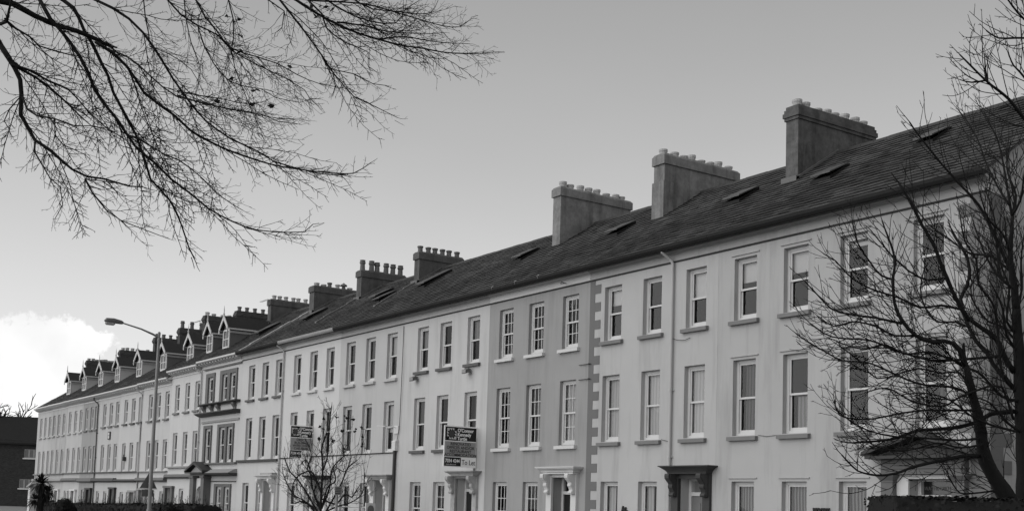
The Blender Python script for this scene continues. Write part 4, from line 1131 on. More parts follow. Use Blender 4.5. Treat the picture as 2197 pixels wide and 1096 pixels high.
# limb centre lines in world metres: (start radius, end radius, points)
LEFT_LIMBS=[
(0.0256,0.0164,[(-9.449,1.548,5.397),(-9.497,1.653,5.42),(-9.512,1.819,5.372),(-9.529,1.977,5.348),(-9.545,2.133,5.348),(-9.565,2.287,5.332),(-9.621,2.383,5.332)]),
(0.0168,0.0037,[(-9.486,1.837,5.499),(-9.481,1.923,5.367),(-9.48,1.989,5.309),(-9.477,2.063,5.236),(-9.463,2.159,5.113),(-9.465,2.231,4.998),(-9.481,2.28,4.904),(-9.476,2.362,4.788),(-9.455,2.469,4.673),(-9.449,2.551,4.566),(-9.445,2.629,4.47),(-9.401,2.769,4.357),(-9.366,2.897,4.239),(-9.315,3.047,4.132),(-9.272,3.185,4.024),(-9.2,3.364,3.928),(-9.126,3.542,3.869),(-9.035,3.736,3.86),(-8.968,3.891,3.876),(-8.955,3.956,3.947)]),
(0.0171,0.0057,[(-9.592,2.027,5.588),(-9.578,2.112,5.537),(-9.591,2.158,5.477),(-9.603,2.211,5.383),(-9.603,2.282,5.289),(-9.607,2.353,5.161),(-9.613,2.416,5.062),(-9.628,2.468,4.942),(-9.628,2.542,4.823),(-9.63,2.613,4.714),(-9.641,2.667,4.626),(-9.646,2.744,4.443),(-9.659,2.806,4.285),(-9.611,2.959,4.126),(-9.605,3.054,3.94),(-9.611,3.128,3.764),(-9.618,3.187,3.675)]),
(0.0137,0.0039,[(-9.466,2.265,5.265),(-9.472,2.409,5.211),(-9.495,2.53,5.135),(-9.538,2.623,5.057),(-9.587,2.706,4.984),(-9.6,2.841,4.916),(-9.614,2.974,4.857),(-9.622,3.12,4.762),(-9.662,3.208,4.742),(-9.632,3.409,4.673),(-9.613,3.587,4.639),(-9.562,3.815,4.593),(-9.502,4.05,4.582),(-9.44,4.287,4.579),(-9.374,4.526,4.601),(-9.36,4.675,4.711)]),
(0.0073,0.0027,[(-9.491,2.412,5.236),(-9.378,2.502,5.17),(-9.282,2.567,5.092),(-9.184,2.639,4.989),(-9.086,2.71,4.891),(-8.981,2.791,4.805),(-8.863,2.883,4.759),(-8.656,3.114,4.687),(-8.483,3.288,4.65),(-8.36,3.392,4.581),(-8.236,3.492,4.556)]),
(0.0124,0.0041,[(-10.252,2.432,5.927),(-10.21,2.573,5.876),(-10.176,2.707,5.805),(-10.155,2.827,5.707),(-10.149,2.926,5.596),(-10.149,3.014,5.484),(-10.148,3.108,5.358),(-10.141,3.208,5.244),(-10.122,3.331,5.105),(-10.119,3.419,5.034),(-10.04,3.63,4.896),(-9.951,3.849,4.807),(-9.911,3.992,4.731),(-9.839,4.179,4.694),(-9.753,4.384,4.658),(-9.684,4.56,4.666)]),
(0.0223,0.0052,[(-9.046,1.503,4.92),(-9.041,1.564,4.839),(-9.043,1.614,4.771),(-9.049,1.658,4.693),(-9.073,1.679,4.592),(-9.109,1.689,4.45),(-9.119,1.723,4.41),(-9.11,1.797,4.286),(-9.074,1.902,4.217),(-9.019,2.047,4.087),(-8.984,2.148,4.042),(-8.935,2.265,4.031),(-8.862,2.423,3.987),(-8.829,2.513,3.99)]),
(0.0067,0.0025,[(-9.046,1.785,4.268),(-9.002,1.775,4.175),(-8.92,1.826,4.055),(-8.843,1.866,3.953),(-8.753,1.92,3.885),(-8.7,1.933,3.741),(-8.685,1.882,3.628)]),
(0.007,0.0026,[(-8.959,2.133,4.023),(-8.994,2.201,3.94),(-9.002,2.316,3.826),(-9.004,2.431,3.767),(-8.984,2.575,3.729),(-8.959,2.727,3.69)]),
(0.0082,0.0025,[(-8.977,1.661,4.561),(-8.892,1.687,4.44),(-8.786,1.735,4.375),(-8.648,1.827,4.338),(-8.503,1.932,4.276),(-8.363,2.024,4.266),(-8.225,2.117,4.217)]),
(0.0134,0.0067,[(-9.038,1.492,5.068),(-8.939,1.521,5.06),(-8.855,1.516,5.123),(-8.774,1.51,5.163)]),
(0.0088,0.0027,[(-9.226,1.552,5.188),(-9.264,1.604,5.16),(-9.248,1.739,5.104),(-9.27,1.817,5.058),(-9.267,1.925,5.047),(-9.258,2.043,5.04),(-9.247,2.162,5.047),(-9.262,2.248,5.013)]),
(0.0124,0.0027,[(-9.017,1.56,4.831),(-9.099,1.649,4.796),(-9.158,1.77,4.778),(-9.227,1.876,4.758),(-9.288,1.999,4.702),(-9.326,2.168,4.587),(-9.395,2.276,4.549),(-9.441,2.408,4.581)]),
(0.0108,0.0027,[(-9.007,1.584,4.774),(-9.15,1.724,4.815),(-9.274,1.901,4.803),(-9.394,2.084,4.805),(-9.524,2.264,4.712),(-9.641,2.464,4.631),(-9.77,2.632,4.619)]),
(0.0049,0.0024,[(-8.872,1.642,4.528),(-8.823,1.557,4.39),(-8.741,1.517,4.276),(-8.617,1.536,4.182),(-8.546,1.477,4.087)]),
(0.0055,0.0022,[(-9.369,1.979,4.558),(-9.477,2.013,4.46),(-9.549,2.092,4.419),(-9.563,2.258,4.38),(-9.617,2.364,4.337)]),
(0.0101,0.003,[(-9.091,3.637,5.851),(-9.097,3.788,5.72),(-9.102,3.942,5.582),(-9.127,4.062,5.481),(-9.155,4.176,5.377),(-9.181,4.29,5.295),(-9.208,4.401,5.227),(-9.203,4.554,5.193),(-9.21,4.689,5.161),(-9.21,4.835,5.124)]),
(0.0126,0.0032,[(-9.29,3.86,5.981),(-9.3,4.055,5.92),(-9.301,4.262,5.87),(-9.296,4.475,5.838),(-9.304,4.664,5.837),(-9.279,4.903,5.828),(-9.267,5.119,5.851),(-9.274,5.306,5.864),(-9.218,5.584,5.902),(-9.172,5.843,5.974)]),
(0.0084,0.0031,[(-9.191,4.211,5.841),(-9.206,4.496,5.886),(-9.276,4.702,5.924),(-9.297,4.979,5.979),(-9.283,5.303,6.058)]),
(0.0084,0.0032,[(-9.375,4.082,6.062),(-9.225,4.482,6.089),(-9.152,4.776,6.061),(-9.124,5,6.046),(-9.11,5.201,6.046),(-9.1,5.392,6.079),(-9.121,5.522,6.2)]),
(0.0065,0.0026,[(-9.44,4.733,5.897),(-9.384,4.941,5.958),(-9.355,5.119,5.967),(-9.309,5.322,5.968),(-9.223,5.583,5.993)]),
(0.0082,0.0031,[(-9.905,2.946,5.947),(-9.911,3.072,5.849),(-9.902,3.217,5.788),(-9.87,3.393,5.734),(-9.871,3.527,5.633),(-9.799,3.772,5.526),(-9.73,4.008,5.446),(-9.71,4.169,5.379),(-9.744,4.246,5.328),(-9.765,4.341,5.285)]),
(0.0081,0.003,[(-9.673,3.118,5.912),(-9.696,3.215,5.794),(-9.704,3.33,5.698),(-9.702,3.465,5.578),(-9.644,3.67,5.539),(-9.607,3.842,5.511),(-9.57,4.023,5.437),(-9.525,4.211,5.387),(-9.497,4.366,5.385)]),
(0.006,0.0024,[(-9.579,3.121,5.637),(-9.581,3.187,5.484),(-9.567,3.274,5.35),(-9.523,3.405,5.218),(-9.48,3.518,5.191),(-9.423,3.651,5.18),(-9.381,3.767,5.121),(-9.288,3.956,5.093),(-9.261,4.036,5.132)]),
(0.006,0.0024,[(-9.609,2.984,5.069),(-9.621,3.147,5.073),(-9.582,3.385,5.075),(-9.576,3.574,5.078),(-9.576,3.746,5.128)]),
(0.0059,0.0024,[(-9.611,2.987,5.03),(-9.566,3.132,5.002),(-9.405,3.452,4.945),(-9.363,3.589,4.935),(-9.307,3.747,4.918),(-9.254,3.897,4.932)]),
(0.006,0.0024,[(-9.424,3.315,5.879),(-9.464,3.379,5.747),(-9.522,3.416,5.612),(-9.593,3.428,5.514),(-9.638,3.486,5.377),(-9.667,3.567,5.238),(-9.686,3.67,5.058),(-9.704,3.771,4.896)]),
(0.0057,0.0023,[(-9.626,2.668,5.774),(-9.593,2.683,5.608),(-9.551,2.709,5.462),(-9.519,2.713,5.355),(-9.409,2.828,5.29),(-9.278,2.985,5.152),(-9.212,3.048,4.992)]),
(0.0057,0.0023,[(-9.536,2.976,5.826),(-9.476,2.987,5.628),(-9.407,3.013,5.434),(-9.325,3.053,5.26),(-9.269,3.055,5.088),(-9.239,3.013,4.953)]),
(0.0081,0.003,[(-9.232,3.946,5.984),(-9.216,4.075,5.889),(-9.245,4.137,5.79),(-9.206,4.301,5.693),(-9.141,4.497,5.637),(-9.192,4.528,5.534),(-9.192,4.622,5.505)]),
(0.0084,0.0032,[(-9.411,4.199,6.115),(-9.396,4.377,6.051),(-9.355,4.589,6.007),(-9.285,4.835,6.026),(-9.3,4.932,6.188),(-9.292,5.069,6.31)]),
(0.006,0.0024,[(-9.33,3.628,5.932),(-9.349,3.788,5.878),(-9.46,3.818,5.778),(-9.589,3.808,5.766)]),
(0.0064,0.0025,[(-9.362,4.446,6.165),(-9.361,4.634,6.129),(-9.307,4.89,6.157),(-9.251,5.15,6.185),(-9.281,5.259,6.358)]),
(0.006,0.003,[(-9.011,4.001,5.435),(-9.047,4.064,5.38),(-9.07,4.141,5.364),(-9.025,4.317,5.351),(-8.994,4.483,5.29),(-8.979,4.611,5.298)]),
(0.0075,0.0028,[(-9.664,2.609,4.632),(-9.541,2.682,4.573),(-9.376,2.827,4.447),(-9.241,2.92,4.376),(-9.09,3.047,4.234),(-8.952,3.159,4.074),(-8.793,3.297,3.935)])]
RIGHT_LIMBS=[
(0.1174,0.046,[(-7.688,11.988,1.61),(-7.655,11.927,2.322),(-7.64,11.866,2.855),(-7.628,11.809,3.337),(-7.616,11.72,4.027)]),
(0.046,0.0179,[(-7.616,11.72,4.027),(-7.618,11.673,4.306),(-7.623,11.623,4.579),(-7.607,11.603,4.859),(-7.589,11.601,5.047)]),
(0.0299,0.0125,[(-7.67,11.745,3.345),(-7.693,11.594,3.512),(-7.699,11.468,3.684),(-7.755,11.276,3.797),(-7.803,11.099,3.894),(-7.799,11.004,3.964),(-7.819,10.855,4.155),(-7.811,10.757,4.277),(-7.812,10.64,4.442),(-7.812,10.522,4.625),(-7.838,10.363,4.805),(-7.862,10.203,5.033),(-7.888,10.046,5.209)]),
(0.0285,0.0156,[(-7.667,11.781,3.142),(-7.737,11.725,3.25),(-7.837,11.612,3.439),(-7.887,11.584,3.56),(-7.973,11.499,3.699),(-8.028,11.46,3.847),(-8.076,11.428,4.016),(-8.11,11.417,4.177),(-8.08,11.502,4.342),(-8.077,11.542,4.533),(-8.119,11.516,4.722),(-8.19,11.447,4.91)]),
(0.1097,0.0324,[(-7.66,11.842,1.659),(-7.695,11.652,1.967),(-7.719,11.497,2.147),(-7.742,11.341,2.346),(-7.724,11.25,2.526),(-7.697,11.163,2.765),(-7.688,11.052,2.985),(-7.676,10.949,3.18),(-7.657,10.865,3.324)]),
(0.0291,0.0073,[(-7.657,10.865,3.324),(-7.661,10.785,3.485),(-7.679,10.699,3.552),(-7.717,10.588,3.574),(-7.769,10.465,3.556),(-7.843,10.296,3.614),(-7.898,10.141,3.765),(-7.914,10.041,3.941),(-7.89,9.987,4.199),(-7.854,9.963,4.376),(-7.863,9.869,4.584),(-7.875,9.773,4.766)]),
(0.0144,0.0072,[(-7.941,10.196,3.737),(-8.035,9.869,3.774),(-8.107,9.579,3.787),(-8.146,9.334,3.83),(-8.175,9.082,4.013)]),
(0.0272,0.0099,[(-7.69,11.781,2.918),(-7.78,11.474,2.87),(-7.785,11.299,2.782),(-7.85,11.033,2.707),(-7.95,10.71,2.661),(-7.978,10.492,2.638),(-8.044,10.228,2.546),(-8.118,9.943,2.503),(-8.157,9.709,2.476)]),
(0.0215,0.0072,[(-7.75,11.23,2.401),(-7.723,10.988,2.398),(-7.753,10.668,2.339),(-7.836,10.275,2.249),(-7.853,9.98,2.165),(-7.856,9.696,2.134),(-7.853,9.411,2.169),(-7.828,9.142,2.312)]),
(0.0171,0.0073,[(-7.678,11.528,3.504),(-7.806,11.077,3.436),(-7.91,10.656,3.395),(-8.026,10.2,3.475),(-8.069,9.853,3.551),(-8.184,9.409,3.559),(-8.197,9.104,3.661)]),
(0.0143,0.006,[(-7.699,11.029,3.029),(-7.701,10.745,3.095),(-7.824,10.288,3.109),(-7.984,9.752,3.272),(-8.04,9.399,3.267),(-8.073,9.064,3.365),(-8.078,8.768,3.479)]),
(0.0142,0.0059,[(-7.677,11.085,2.878),(-7.707,10.714,2.853),(-7.735,10.344,2.828),(-7.752,9.995,2.78),(-7.851,9.531,2.686),(-7.879,9.156,2.704),(-7.78,8.953,2.83)]),
(0.0144,0.006,[(-7.679,11.128,2.583),(-7.7,10.814,2.546),(-7.842,10.313,2.545),(-7.909,9.924,2.544),(-7.952,9.561,2.608),(-7.978,9.209,2.759)]),
(0.0157,0.0065,[(-7.641,11.615,4.456),(-7.812,11.549,4.63),(-8.01,11.463,4.675),(-8.217,11.341,4.867),(-8.409,11.242,5.051),(-8.561,11.193,5.289)]),
(0.0201,0.0075,[(-7.63,11.633,4.452),(-7.679,11.396,4.839),(-7.714,11.197,5.118),(-7.795,10.936,5.356),(-7.849,10.722,5.539),(-7.861,10.587,5.643),(-7.886,10.424,5.785),(-7.898,10.284,5.901)]),
(0.0155,0.0065,[(-7.589,11.601,5.047),(-7.638,11.576,5.429),(-7.685,11.573,5.696),(-7.743,11.55,5.98),(-7.82,11.518,6.142),(-7.892,11.495,6.3)]),
(0.015,0.0063,[(-7.589,11.601,5.047),(-7.453,11.557,5.184),(-7.353,11.455,5.351),(-7.243,11.361,5.563),(-7.133,11.275,5.722)]),
(0.0133,0.0066,[(-7.599,11.567,5.163),(-7.777,11.622,5.419),(-7.949,11.679,5.734),(-8.103,11.758,6.057),(-8.272,11.826,6.323),(-8.445,11.895,6.534)]),
(0.021,0.007,[(-6.892,11.1,5.677),(-6.912,10.783,5.787),(-6.902,10.506,5.922),(-6.933,10.169,6.05),(-6.976,9.805,6.231)]),
(0.0116,0.0046,[(-7.022,10.298,6.105),(-7.039,10.102,6.041),(-7.042,9.919,6.033)]),
(0.0118,0.0047,[(-7.126,10.498,6.147),(-7.075,10.377,6.25),(-7.013,10.272,6.361)]),
(0.0137,0.0069,[(-6.625,10.643,6.538),(-6.658,10.396,6.652),(-6.657,10.204,6.733),(-6.648,10.023,6.83)]),
(0.0137,0.0068,[(-6.616,10.668,6.47),(-6.649,10.381,6.446),(-6.705,10.067,6.38),(-6.686,9.853,6.389)]),
(0.0143,0.006,[(-7.07,11.307,6.115),(-7.013,10.944,6.292),(-6.931,10.641,6.319),(-6.818,10.39,6.32)]),
(0.0174,0.0075,[(-7.687,11.744,3.182),(-7.682,11.55,3.318),(-7.623,11.382,3.804),(-7.578,11.233,4.035),(-7.591,11.007,4.209),(-7.531,10.881,4.433),(-7.528,10.679,4.601),(-7.481,10.534,4.817)]),
(0.0146,0.0061,[(-7.58,11.602,2.809),(-7.571,11.382,3.144),(-7.566,11.209,3.149),(-7.59,11.001,3.089),(-7.642,10.757,2.999),(-7.694,10.517,2.886),(-7.789,10.19,2.915),(-7.877,9.859,3.039),(-7.946,9.586,2.973)]),
(0.0146,0.0061,[(-7.513,11.541,2.677),(-7.562,11.283,2.712),(-7.582,11.067,2.748),(-7.598,10.852,2.808),(-7.637,10.594,2.938),(-7.718,10.284,2.991),(-7.802,9.985,2.948)]),
(0.0124,0.0062,[(-7.751,11.644,2.057),(-7.831,11.262,2.003),(-7.821,11.007,1.995),(-7.764,10.808,2.077),(-7.703,10.607,2.214)]),
(0.0228,0.0152,[(-7.7,11.735,1.959),(-7.731,11.657,2.158),(-7.795,11.543,2.281),(-7.832,11.472,2.379)]),
(0.0145,0.006,[(-7.718,10.952,3.337),(-7.737,10.733,3.398),(-7.807,10.44,3.449),(-7.881,10.157,3.403),(-7.918,9.909,3.479),(-7.989,9.634,3.41),(-8.075,9.313,3.481)]),
(0.0144,0.006,[(-7.646,10.788,3.919),(-7.717,10.55,3.944),(-7.796,10.31,3.9),(-7.867,10.063,3.977),(-7.951,9.8,4.027),(-8.031,9.536,4.125),(-8.08,9.309,4.294),(-8.094,9.151,4.345)]),
(0.0121,0.006,[(-8.029,10.171,4.21),(-8.036,9.977,4.234),(-8.03,9.786,4.354),(-8.022,9.593,4.52),(-7.97,9.457,4.732)]),
(0.0122,0.0061,[(-7.78,10.714,4.267),(-7.829,10.468,4.221),(-7.87,10.216,4.292),(-7.928,9.915,4.504),(-7.934,9.701,4.667)]),
(0.0121,0.006,[(-7.663,11.161,2.52),(-7.721,10.866,2.471),(-7.779,10.557,2.504),(-7.869,10.221,2.415),(-7.95,9.882,2.423),(-7.97,9.619,2.527)]),
(0.0128,0.0064,[(-7.503,11.498,4.21),(-7.615,11.457,4.323),(-7.675,11.464,4.642),(-7.717,11.487,5.016),(-7.793,11.474,5.291),(-7.801,11.572,5.521)]),
(0.013,0.0065,[(-7.63,11.755,3.666),(-7.762,11.673,3.852),(-7.893,11.612,3.912),(-8.028,11.513,4.179),(-8.051,11.589,4.403),(-8,11.773,4.634)]),
(0.012,0.006,[(-7.866,10.326,3.62),(-7.937,10.079,3.596),(-7.988,9.847,3.673),(-8.066,9.582,3.701),(-8.121,9.365,3.634),(-8.141,9.178,3.711)]),
(0.0125,0.0062,[(-7.612,10.867,3.736),(-7.738,10.814,3.804),(-7.898,10.718,3.811),(-8.01,10.671,3.97),(-8.077,10.681,4.183),(-8.086,10.771,4.452)]),
(0.0121,0.0061,[(-7.638,10.941,3.018),(-7.664,10.789,3.249),(-7.747,10.59,3.237),(-7.853,10.348,3.273),(-7.936,10.155,3.213),(-8.046,9.923,3.152),(-8.115,9.715,3.333),(-8.186,9.512,3.464)]),
(0.0176,0.0063,[(-7.617,11.794,3.54),(-7.612,11.532,3.718),(-7.545,11.349,3.994),(-7.533,11.085,4.261)]),
(0.0181,0.0065,[(-7.621,11.678,4.25),(-7.791,11.636,4.424),(-7.943,11.605,4.706),(-8.065,11.611,5.048)]),
(0.015,0.0063,[(-7.619,11.618,4.655),(-7.561,11.379,4.815),(-7.538,11.096,4.919),(-7.48,10.85,5.118)]),
(0.02,0.0062,[(-7.644,11.832,3.032),(-7.666,11.524,3.06),(-7.702,11.164,3.285),(-7.744,10.821,3.357),(-7.722,10.556,3.526)]),
(0.0175,0.0063,[(-7.649,11.879,2.677),(-7.643,11.571,2.784),(-7.643,11.24,2.987),(-7.676,10.885,3.011)]),
(0.0156,0.0065,[(-7.591,11.604,5.012),(-7.629,11.742,5.304),(-7.747,11.752,5.649),(-7.779,11.89,6.004)]),
(0.0181,0.0065,[(-7.616,11.72,4.027),(-7.63,11.84,4.272),(-7.678,11.899,4.601),(-7.701,11.992,4.936)]),
(0.0151,0.0063,[(-7.62,11.758,3.743),(-7.638,11.573,3.879),(-7.561,11.501,4.219),(-7.556,11.328,4.501),(-7.482,11.26,4.783)])]
SMALL_LIMBS=[
(0.0574,0.027,[(-39.726,18.544,-0.235),(-39.659,18.398,1.344),(-39.589,18.356,2.287),(-39.533,18.334,2.961),(-39.515,18.256,3.632),(-39.394,18.359,4.142)]),
(0.0383,0.0204,[(-39.671,18.416,1.109),(-40.029,18.024,1.936),(-40.33,17.767,2.434),(-40.623,17.548,2.767),(-40.835,17.435,3.191)]),
(0.0377,0.0201,[(-39.634,18.472,1.111),(-39.187,18.736,1.966),(-38.882,18.841,2.474),(-38.63,18.883,2.892),(-38.322,19.032,3.145)]),
(0.0382,0.0204,[(-39.643,18.431,1.278),(-39.86,18.159,2.11),(-39.982,18.025,2.952),(-40.146,17.921,3.204),(-40.312,17.873,3.085)]),
(0.0378,0.0202,[(-39.634,18.419,1.446),(-39.373,18.558,2.127),(-39.207,18.557,2.799),(-38.994,18.679,3.138),(-38.789,18.81,3.343),(-38.718,18.724,3.638)]),
(0.0384,0.0205,[(-39.607,18.381,1.951),(-39.881,18.299,2.454),(-40.213,18.157,2.79),(-40.67,17.908,2.611),(-40.99,17.876,2.353)]),
(0.0376,0.0201,[(-39.597,18.422,1.784),(-39.136,18.728,1.631),(-38.726,18.882,1.974),(-38.387,18.995,1.898),(-38.077,19.012,2.149)]),
(0.0382,0.0204,[(-39.69,18.388,1.108),(-40.02,18.132,1.516),(-40.327,17.95,1.676),(-40.639,17.798,1.582)]),
(0.0324,0.0136,[(-39.662,18.403,1.277),(-40.136,17.993,1.68),(-40.546,17.704,1.921),(-40.853,17.541,2.34),(-41.104,17.461,2.767)]),
(0.0318,0.0134,[(-39.625,18.459,1.279),(-39.117,18.814,1.549),(-38.694,19.065,1.68),(-38.264,19.298,1.991),(-37.992,19.267,2.489)]),
(0.0325,0.0137,[(-39.63,18.412,1.53),(-39.944,18.244,1.91),(-40.062,18.345,2.456),(-40.395,18.142,2.876),(-40.476,18.301,3.4),(-40.714,18.238,3.833)]),
(0.0317,0.0134,[(-39.62,18.426,1.531),(-39.287,18.458,2.207),(-38.931,18.589,2.464),(-38.758,18.41,2.956),(-38.363,18.665,2.797),(-38.048,18.71,3.209)]),
(0.032,0.0168,[(-39.542,18.347,2.793),(-39.352,18.417,3.3),(-39.228,18.363,3.968),(-39.085,18.337,4.635),(-38.952,18.323,5.133)])]

# ------------------------------------------------------------------ trees
def nrm(v): return v / (np.linalg.norm(v) + 1e-9)

def shoot(T, p, d, length, r, lvl, rng, P):
    """one twig with its own side twigs: p start, d direction"""
    n = max(3, int(length / P['seg']))
    pts = [p]; dirs = []
    bend = rng.normal(0, P['bend'], 3)
    for i in range(n):
        t = i / n
        d = nrm(d + rng.normal(0, P['wig'], 3) + bend * .3 + np.array([0, 0, P['droop'] * (1 - t) + P['lift'] * t]))
        p = p + d * length / n
        pts.append(p); dirs.append(d)
    T.tube(pts, np.linspace(r, max(r * .5, P['rmin']), n + 1), 3)
    if lvl > 0:
        k = max(1, int(length / P['gap'] * rng.uniform(.7, 1.3)))
        sgn = 1
        for j in range(k):
            t = (j + rng.uniform(.2, .9)) / k
            if t < .08: continue
            i = min(n - 1, int(t * n)); dd = dirs[i]
            side = nrm(np.cross(dd, rng.normal(0, 1, 3) * .6 + P['view'])) * sgn; sgn = -sgn
            a = rng.uniform(*P['ang'])
            nd = nrm(dd * math.cos(a) + side * math.sin(a))
            shoot(T, pts[i] + (pts[i+1] - pts[i]) * rng.uniform(0, 1), nd, length * rng.uniform(*P['ratio']) * (1 - .45 * t), max(r * .68, P['rmin']), lvl - 1, rng, P)

def resample(P, step):
    P = np.array(P, float); out = [P[0]]
    for i in range(len(P) - 1):
        p0 = P[max(i-1, 0)]; p1 = P[i]; p2 = P[i+1]; p3 = P[min(i+2, len(P)-1)]
        k = max(1, int(np.linalg.norm(p2 - p1) / step))
        for j in range(1, k + 1):
            t = j / k
            out.append(.5 * (2*p1 + (p2-p0)*t + (2*p0-5*p1+4*p2-p3)*t*t + (3*p1-p0-3*p2+p3)*t**3))
    return np.array(out)

def limb_tree(limbs, Tl, Tt, rng, P, spacing, llen, lvl, start=.0, thick_skip=0.0):
    for r0, r1, pts in limbs:
        S = resample(pts, .09)
        n = len(S)
        S = S + np.cumsum(rng.normal(0, .0025, S.shape), axis=0) * np.linspace(0, 1, n)[:, None]
        rad = np.linspace(r0, r1, n) * (1 + .06 * np.sin(np.arange(n) * 1.7))
        Tl.tube(S, rad, 6 if r0 > .015 else 5)
        seg = np.linalg.norm(np.diff(S, axis=0), axis=1); tot = seg.sum()
        if r0 > thick_skip and thick_skip: st = .25
        else: st = start
        k = int(tot * (1 - st) / spacing); sgn = 1
        cum = np.concatenate([[0], np.cumsum(seg)])
        for j in range(k):
            s = tot * st + tot * (1 - st) * (j + rng.uniform(0, 1)) / k
            i = min(n - 2, int(np.searchsorted(cum, s)) - 1); i = max(0, i)
            dd = nrm(S[i+1] - S[i])
            side = nrm(np.cross(dd, rng.normal(0, 1, 3) * .7 + P['view'])) * sgn; sgn = -sgn
            a = rng.uniform(*P['ang0'])
            nd = nrm(dd * math.cos(a) + side * math.sin(a))
            t = s / tot
            ll = min(rng.uniform(*llen) * (1.0 - .35 * t), tot * (1 - t) * .9 + P['over'])
            shoot(Tt, S[i], nd, ll, max(min(rad[i] * .55, P['r']), P['rmin']), lvl, rng, P)
        # the tip runs out into a twig
        shoot(Tt, S[-1], nrm(S[-1] - S[-3]), min(rng.uniform(*llen) * .3, P['over']), r1 * .8, lvl - 1, rng, P)

def bez(a, b, c, n=14):
    t = np.linspace(0, 1, n)[:, None]
    a, b, c = map(np.array, (a, b, c))
    return (1-t)**2 * a + 2*(1-t)*t * b + t*t * c

VIEW = np.array(FWD)
# --- large tree on the left: trunk out of frame, limbs reaching over the road
rng = np.random.default_rng(5)
TX, TY = -11.0, -5.5
r = thing('beech_tree', 'large bare tree whose drooping branches hang in from upper left', 'tree', (TX, TY, 0))
Tl, Tt = MB(), MB()
trunk = resample([(TX, TY, -.2), (TX + .05, TY, .3), (TX + .1, TY + .05, 2.5), (TX + .3, TY + .3, 5.0), (TX + .35, TY + .6, 7.5), (TX + .5, TY + .8, 10.5), (TX + .9, TY + 1.0, 14.0)], .3)
tk = MB(); nT = len(trunk); rr = np.interp(np.linspace(0, 1, nT), [0, .05, .2, .6, 1], [.5, .36, .28, .17, .04]); tk.tube(trunk, rr, 14)
tk.build('trunk', BARK, r, (TX, TY, 0), smooth=True)
# off-frame scaffold limbs that carry the visible branches
upper = bez((TX + .35, TY + .6, 7.2), (-10.5, -1.5, 8.8), (-8.8, 4.5, 7.6), 20)
lower = bez((TX + .3, TY + .3, 4.6), (-11.0, -2.2, 6.2), (-10.6, .6, 6.0), 14)
Tl.tube(upper, np.linspace(.13, .045, len(upper)), 10); Tl.tube(lower, np.linspace(.12, .06, len(lower)), 10)
SCA = np.vstack([upper[3:], lower[3:], trunk[12:22]])
for r0, r1, pts in LEFT_LIMBS:
    s = np.array(pts[0]); d = nrm(np.array(pts[1]) - s)
    v = s - np.array([0, 0, CZ]); z = v @ np.array(FWD); px = 1096 + 2546 * (v @ np.array(RIGHT)) / z; py = 867 - 2546 * (v @ np.array(UP)) / z
    if px < 6 or py < 6:
        want = s - d * 1.6 + np.array([0, 0, .8])
        c = SCA[np.argmin(np.linalg.norm(SCA - want, axis=1))]
        q = bez(c, s - d * min(1.4, np.linalg.norm(c - s) * .5), s, 14)
        Tl.tube(q, np.linspace(max(r0 * 1.7, .012), r0, 14), 7)
PL = dict(over=.12, seg=.045, bend=.12, wig=.13, droop=-.07, lift=.13, gap=.06, ang=(.5, 1.05), ang0=(.3, .95), ratio=(.25, .5), view=VIEW * 1.3, r=.0031, rmin=.001)
limb_tree(LEFT_LIMBS, Tl, Tt, rng, PL, .06, (.14, .46), 2, 0.02, .02)
PLL = dict(PL, over=.10, seg=.06, wig=.06, bend=.05, droop=-.05, lift=.07, gap=.045, ratio=(.10, .24), ang=(.5, 1.1), ang0=(.12, .38), r=.0048)
limb_tree(LEFT_LIMBS, MB(), Tt, rng, PLL, .24, (.6, 1.4), 2, 0.03)
Tl.build('branches', BARK, r, (TX, TY, 0), smooth=True, fix=False)
Tt.build('twigs', TWIG, r, (TX, TY, 0), fix=False)
lf = MB()
for px, py, dp in ((487, 36, 10.2), (510, 38, 10.2), (505, 45, 10.2), (516, 79, 10.3), (517, 111, 10.3), (623, 147, 10.4), (505, 175, 10.1), (547, 195, 10.2), (453, 213, 10.0), (466, 215, 10.0), (540, 226, 10.1), (583, 226, 10.2), (716, 26, 10.4), (700, 22, 10.3), (690, 14, 10.3), (681, 38, 10.3), (415, 233, 10.0), (668, 18, 10.2), (855, 27, 10.7)):
    c = np.array(RIGHT * ((px - 1096) / 2546.2) - UP * ((py - 867.1) / 2546.2) + FWD) * dp + np.array([0, 0, CZ])
    for k in range(3):
        a = rng.normal(0, 1, 3); a = nrm(a); b = nrm(np.cross(a, rng.normal(0, 1, 3))); q = c + rng.normal(0, .012, 3); s = rng.uniform(.012, .024)
        lf.poly([q - a * s * 1.5, q + b * s * .8, q + a * s * 1.5, q - b * s * .7])
lf.build('dead_leaves', LEAFD, r, (TX, TY, 0), fix=False)

# --- bare tree on the right, rising behind the dark hedge
rng = np.random.default_rng(8)
b0 = np.array(RIGHT_LIMBS[0][2][0]); RX, RY = b0[0] + .1, b0[1]
r = thing('bare_tree', 'bare forking tree in front of the end house gable', 'tree', (RX, RY, 0))
Tl, Tt, tk = MB(), MB(), MB()
base = resample([(RX, RY, -.1), (RX, RY, .3), (RX - .02, RY, 1.0), tuple(b0)], .1)
tk.tube(base, np.linspace(.17, .10, len(base)), 10); tk.build('trunk', BARK, r, (RX, RY, 0), smooth=True)
for r0, r1, pts in RIGHT_LIMBS:
    s = np.array(pts[0]); v = s - np.array([0, 0, CZ]); z = v @ np.array(FWD); px = 1096 + 2546 * (v @ np.array(RIGHT)) / z
    if px > 2196 and pts is not RIGHT_LIMBS[0][2]:
        d = nrm(np.array(pts[1]) - s); c = np.array(RIGHT_LIMBS[0][2][-3]) + np.array([.05, .1, .0])
        Tl.tube(bez(c, s - d * .7 , s, 10), np.linspace(max(r0 * 1.4, .02), r0, 10), 6)
